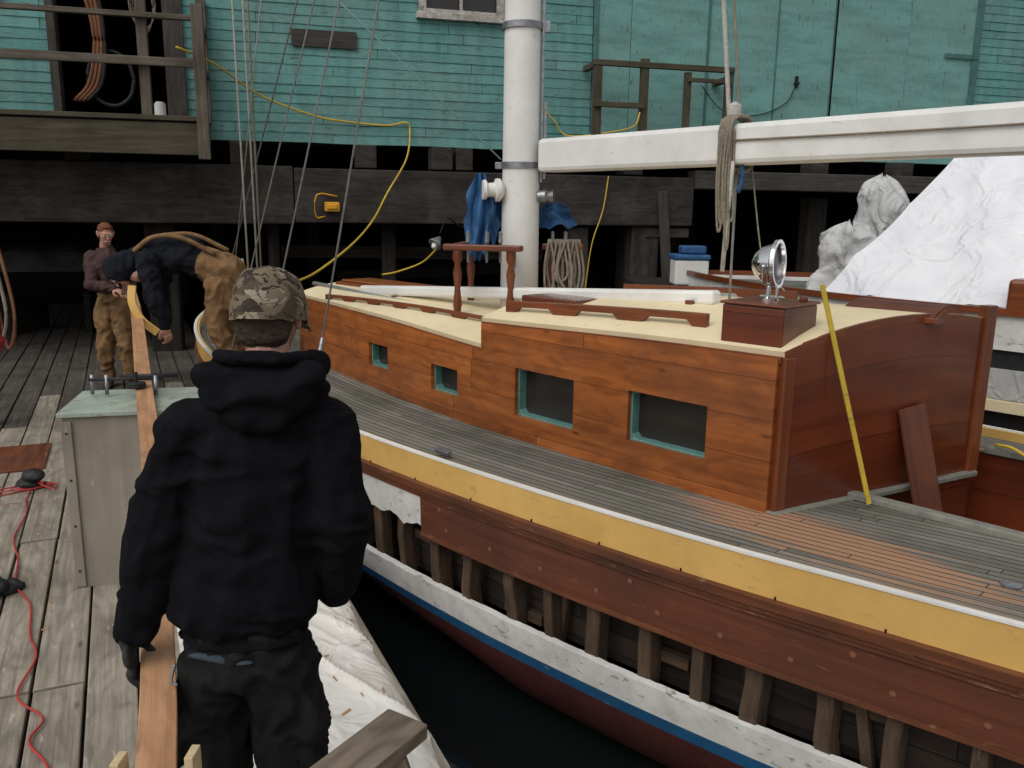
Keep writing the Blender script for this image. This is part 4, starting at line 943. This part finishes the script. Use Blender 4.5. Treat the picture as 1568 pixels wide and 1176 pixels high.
g=grid('cap_crown',capf,48,16,m_camo,mn,True); solid(g,.004,1)
def brim(a,b):
    th=math.radians(25+130*a); r=1+b*.62*math.sin(math.pi*min(1,max(0,a)))**.6
    x=.086*math.cos(th)*(1+.1*b); y=.104*math.sin(th)*r; return Tc@V((x,y,-.004-.02*b-.018*(math.cos(th)**2)))
g=grid('cap_brim',brim,20,6,m_camo,mn,True); solid(g,.005,0)
lathe('cap_button',[(0,.008),(.004,.008),(.007,.003)],Tc@V((0,-.006,.113)),Tc.to_3x3()@V((0,0,1)),m_camo,mn,12)
def rop(a,b):
    th=math.radians(270-21+42*a); h=.034*math.sin(math.pi*a)
    return Tc@V((.0945*math.cos(th),.1125*math.sin(th)-.006,.002+h*b))
grid('cap_rear_opening',rop,12,3,m_hair,mn,True)
def strp(a,b):
    th=math.radians(270-27+54*a); return Tc@V((.097*math.cos(th),.115*math.sin(th)-.006,-.012+.016*b))
g=grid('cap_strap',strp,14,1,m_camo,mn,True); solid(g,.003,0)
hand(mn,'left_hand',(-1.018,2.04,.855),(.08,.10,-1),(.95,.25,0),1,m_glove,.62,1.08)
hand(mn,'right_hand',(-.50,2.21,.98),(-.55,.6,-.4),(-.3,-.3,-.9),-1,m_skin,.5,1.0)
def worker(name,j,top,bot,skin,hair,ff,hooded=False,hm=None,kk=1.0):
    e=empty(name); g=lambda n:V(j[n])
    ch=(g('sl')+g('sr'))/2; pel=g('pel'); md=V(j['mid']) if 'mid' in j else (ch+pel)/2
    S=[(tuple(g('sl')),.075*kk,tuple(g('sr')),.075*kk),(tuple(ch),(.14*kk,.13*kk,.13*kk),tuple(md),(.145*kk,.135*kk,.13*kk)),(tuple(md),(.145*kk,.135*kk,.13*kk),tuple(pel),(.14*kk,.13*kk,.10)),(tuple(ch),.08,tuple(g('neck')),.06)]
    for s in 'lr':
        S+=[(tuple(g('s'+s)),.078*kk,tuple(g('e'+s)),.064*kk),(tuple(g('e'+s)),.064*kk,tuple(g('w'+s)),.045)]
    if hooded: 
        hc_=g('head'); f=V(ff)
        S+=[(tuple(g('neck')),.10,tuple(hc_-f*.035),(.125,.125,.125)),(tuple(hc_-f*.02+V((0,0,.03))),.125)]
    blob('jacket',S,.013,top,e,.026,(6,6,6),crease=.7)
    S=[(tuple(pel+(md-pel)*.25),(.145*kk,.135*kk,.09),tuple(pel),(.155*kk,.145*kk,.09))]
    for s in 'lr':
        S+=[(tuple(g('h'+s)),.115*kk,tuple(g('k'+s)),.085),(tuple(g('k'+s)),.085,tuple(g('a'+s)+V((0,0,.05))),.068)]
    blob('trousers',S,.013,bot,e,.024,(6,6,6),crease=.7)
    for s in 'lr':
        boot(e,'boot_'+s,j['a'+s],j.get('toe',(0,-1,0)),m_boot)
        wd=(g('w'+s)-g('e'+s)).normalized()
        hand(e,'hand_'+s,g('w'+s)+wd*.02,wd,j['pn'+s],1 if s=='l' else -1,hm or skin,.55)
    head(e,g('head'),ff,j.get('hup',(0,0,1)),skin,None if hooded else hair)
    return e
w1=worker('worker_in_flannel_shirt',dict(head=(-4.36,9.05,1.68),neck=(-4.38,9.1,1.52),sl=(-4.56,9.12,1.42),sr=(-4.2,9.05,1.42),el=(-4.5,8.9,1.17),er=(-4.1,8.95,1.16),wl=(-4.2,8.78,1.12),wr=(-4.02,8.72,1.08),
   pel=(-4.38,9.14,.98),hl=(-4.47,9.14,.9),hr=(-4.29,9.12,.9),kl=(-4.48,9.08,.5),kr=(-4.26,9.06,.5),al=(-4.5,9.14,.085),ar=(-4.24,9.1,.085),toe=(.35,-1,0),pnl=(0,.2,-1),pnr=(-.3,0,1)),m_plaid,m_tan,m_skin,m_hairr,(.75,-1,-.35))
T1=FM((-4.36,9.05,1.68),(.75,-1,-.35))
for sx in (-1,1): tube('spectacle_rim',[T1@V((.03*sx+.02*math.cos(t*.9),.1,.012+.017*math.sin(t*.9))) for t in range(8)],.002,m_wire,w1,n=2,seg=5)
w2=worker('worker_bending_over_bow',dict(head=(-3.26,6.96,1.44),neck=(-3.14,7.02,1.56),sl=(-3.00,6.88,1.55),sr=(-3.00,7.24,1.57),el=(-2.93,6.80,1.26),er=(-3.05,7.25,1.28),wl=(-2.88,6.85,1.02),wr=(-3.0,7.15,1.02),mid=(-2.74,7.09,1.59),
   pel=(-2.48,7.15,1.42),hl=(-2.46,7.05,1.34),hr=(-2.44,7.25,1.34),kl=(-2.50,6.98,.98),kr=(-2.44,7.25,.98),al=(-2.42,7.05,.72),ar=(-2.34,7.3,.72),toe=(-1,0,0),pnl=(-.5,.3,0),pnr=(-.5,-.3,0),hup=(-.9,0,.3)),m_navy,m_tan,m_skin,m_hair,(-.35,-.1,-.95),True,m_skin,1.18)
tube('overall_strap',[(-2.48,7.0,1.60),(-2.72,6.93,1.735),(-2.96,6.94,1.735),(-3.10,6.88,1.62)],.02,m_tan,w2)
tube('overall_strap_2',[(-2.45,7.25,1.62),(-2.72,7.2,1.75),(-2.98,7.2,1.745)],.02,m_tan,w2)
blob('overall_back',[((-2.44,7.13,1.44),(.17,.19,.17),(-2.60,7.11,1.52),(.13,.165,.15))],.013,m_tan,w2,.02,crease=.7)
# short curved ochre plank end the bending worker is holding at the bow
cp=cat([V((-3.06,6.72,1.36)),V((-3.06,6.70,1.22)),V((-2.99,6.70,1.08)),V((-2.88,6.72,.98))],6)
vs=[];fs=[];uv=[]
for i,p in enumerate(cp):
    t=(cp[min(i+1,len(cp)-1)]-cp[max(0,i-1)]).normalized(); R=frame_m(t,V((0,-1,0)))
    for y,z in ((-.032,-.008),(.032,-.008),(.032,.008),(-.032,.008)): vs.append(p+R@V((0,y,z))); uv.append((i*.06,y))
for i in range(len(cp)-1):
    for k in range(4):
        a=i*4+k;b=i*4+(k+1)%4; fs.append((a,b,b+4,a+4))
n=len(cp)-1; fs+=[(3,2,1,0),(n*4,n*4+1,n*4+2,n*4+3)]
bev(mobj('curved_ochre_strip',vs,fs,m_yel,None,uv),.002)
# ------------------------------------------------------------------ light, world, camera
w=bpy.data.worlds.new('World'); sc.world=w; w.use_nodes=True; nt=w.node_tree
bg=nt.nodes['Background']; sky=nt.nodes.new('ShaderNodeTexSky'); sky.sky_type='NISHITA'; sky.sun_disc=False
el=math.radians(52); az_dir=V((-.55,-.75,0)).normalized()
sky.sun_elevation=el; sky.sun_rotation=math.atan2(az_dir.x,az_dir.y); sky.dust_density=4; sky.air_density=1.2
hs=nt.nodes.new('ShaderNodeHueSaturation'); hs.inputs['Saturation'].default_value=.15
nt.links.new(sky.outputs[0],hs.inputs['Color']); nt.links.new(hs.outputs[0],bg.inputs[0]); bg.inputs[1].default_value=.135
sd=bpy.data.lights.new('sun','SUN'); sd.energy=.55; sd.angle=math.radians(60); sd.color=(1,.98,.95)
so=bpy.data.objects.new('sun',sd); link(so)
tow=V((az_dir.x*math.cos(el),az_dir.y*math.cos(el),math.sin(el)))
so.rotation_euler=tow.to_track_quat('Z','Y').to_euler(); so.location=(0,-5,20)
cd=bpy.data.cameras.new('camera'); co=bpy.data.objects.new('camera',cd); link(co)
p=math.radians(11.8); r=.014
fw=V((0,math.cos(p),-math.sin(p))); up0=V((0,math.sin(p),math.cos(p))); rt0=V((1,0,0))
R_=rt0*math.cos(r)+up0*math.sin(r); U_=up0*math.cos(r)-rt0*math.sin(r)
mw=Matrix((R_,U_,-fw)).transposed().to_4x4(); mw.translation=V((0,0,2.0)); co.matrix_world=mw
cd.sensor_width=36; cd.lens=36*1280/1568; cd.clip_end=3000; cd.clip_start=.05
sc.camera=co
sc.view_settings.view_transform='Standard'; sc.view_settings.look='None'; sc.view_settings.exposure=0
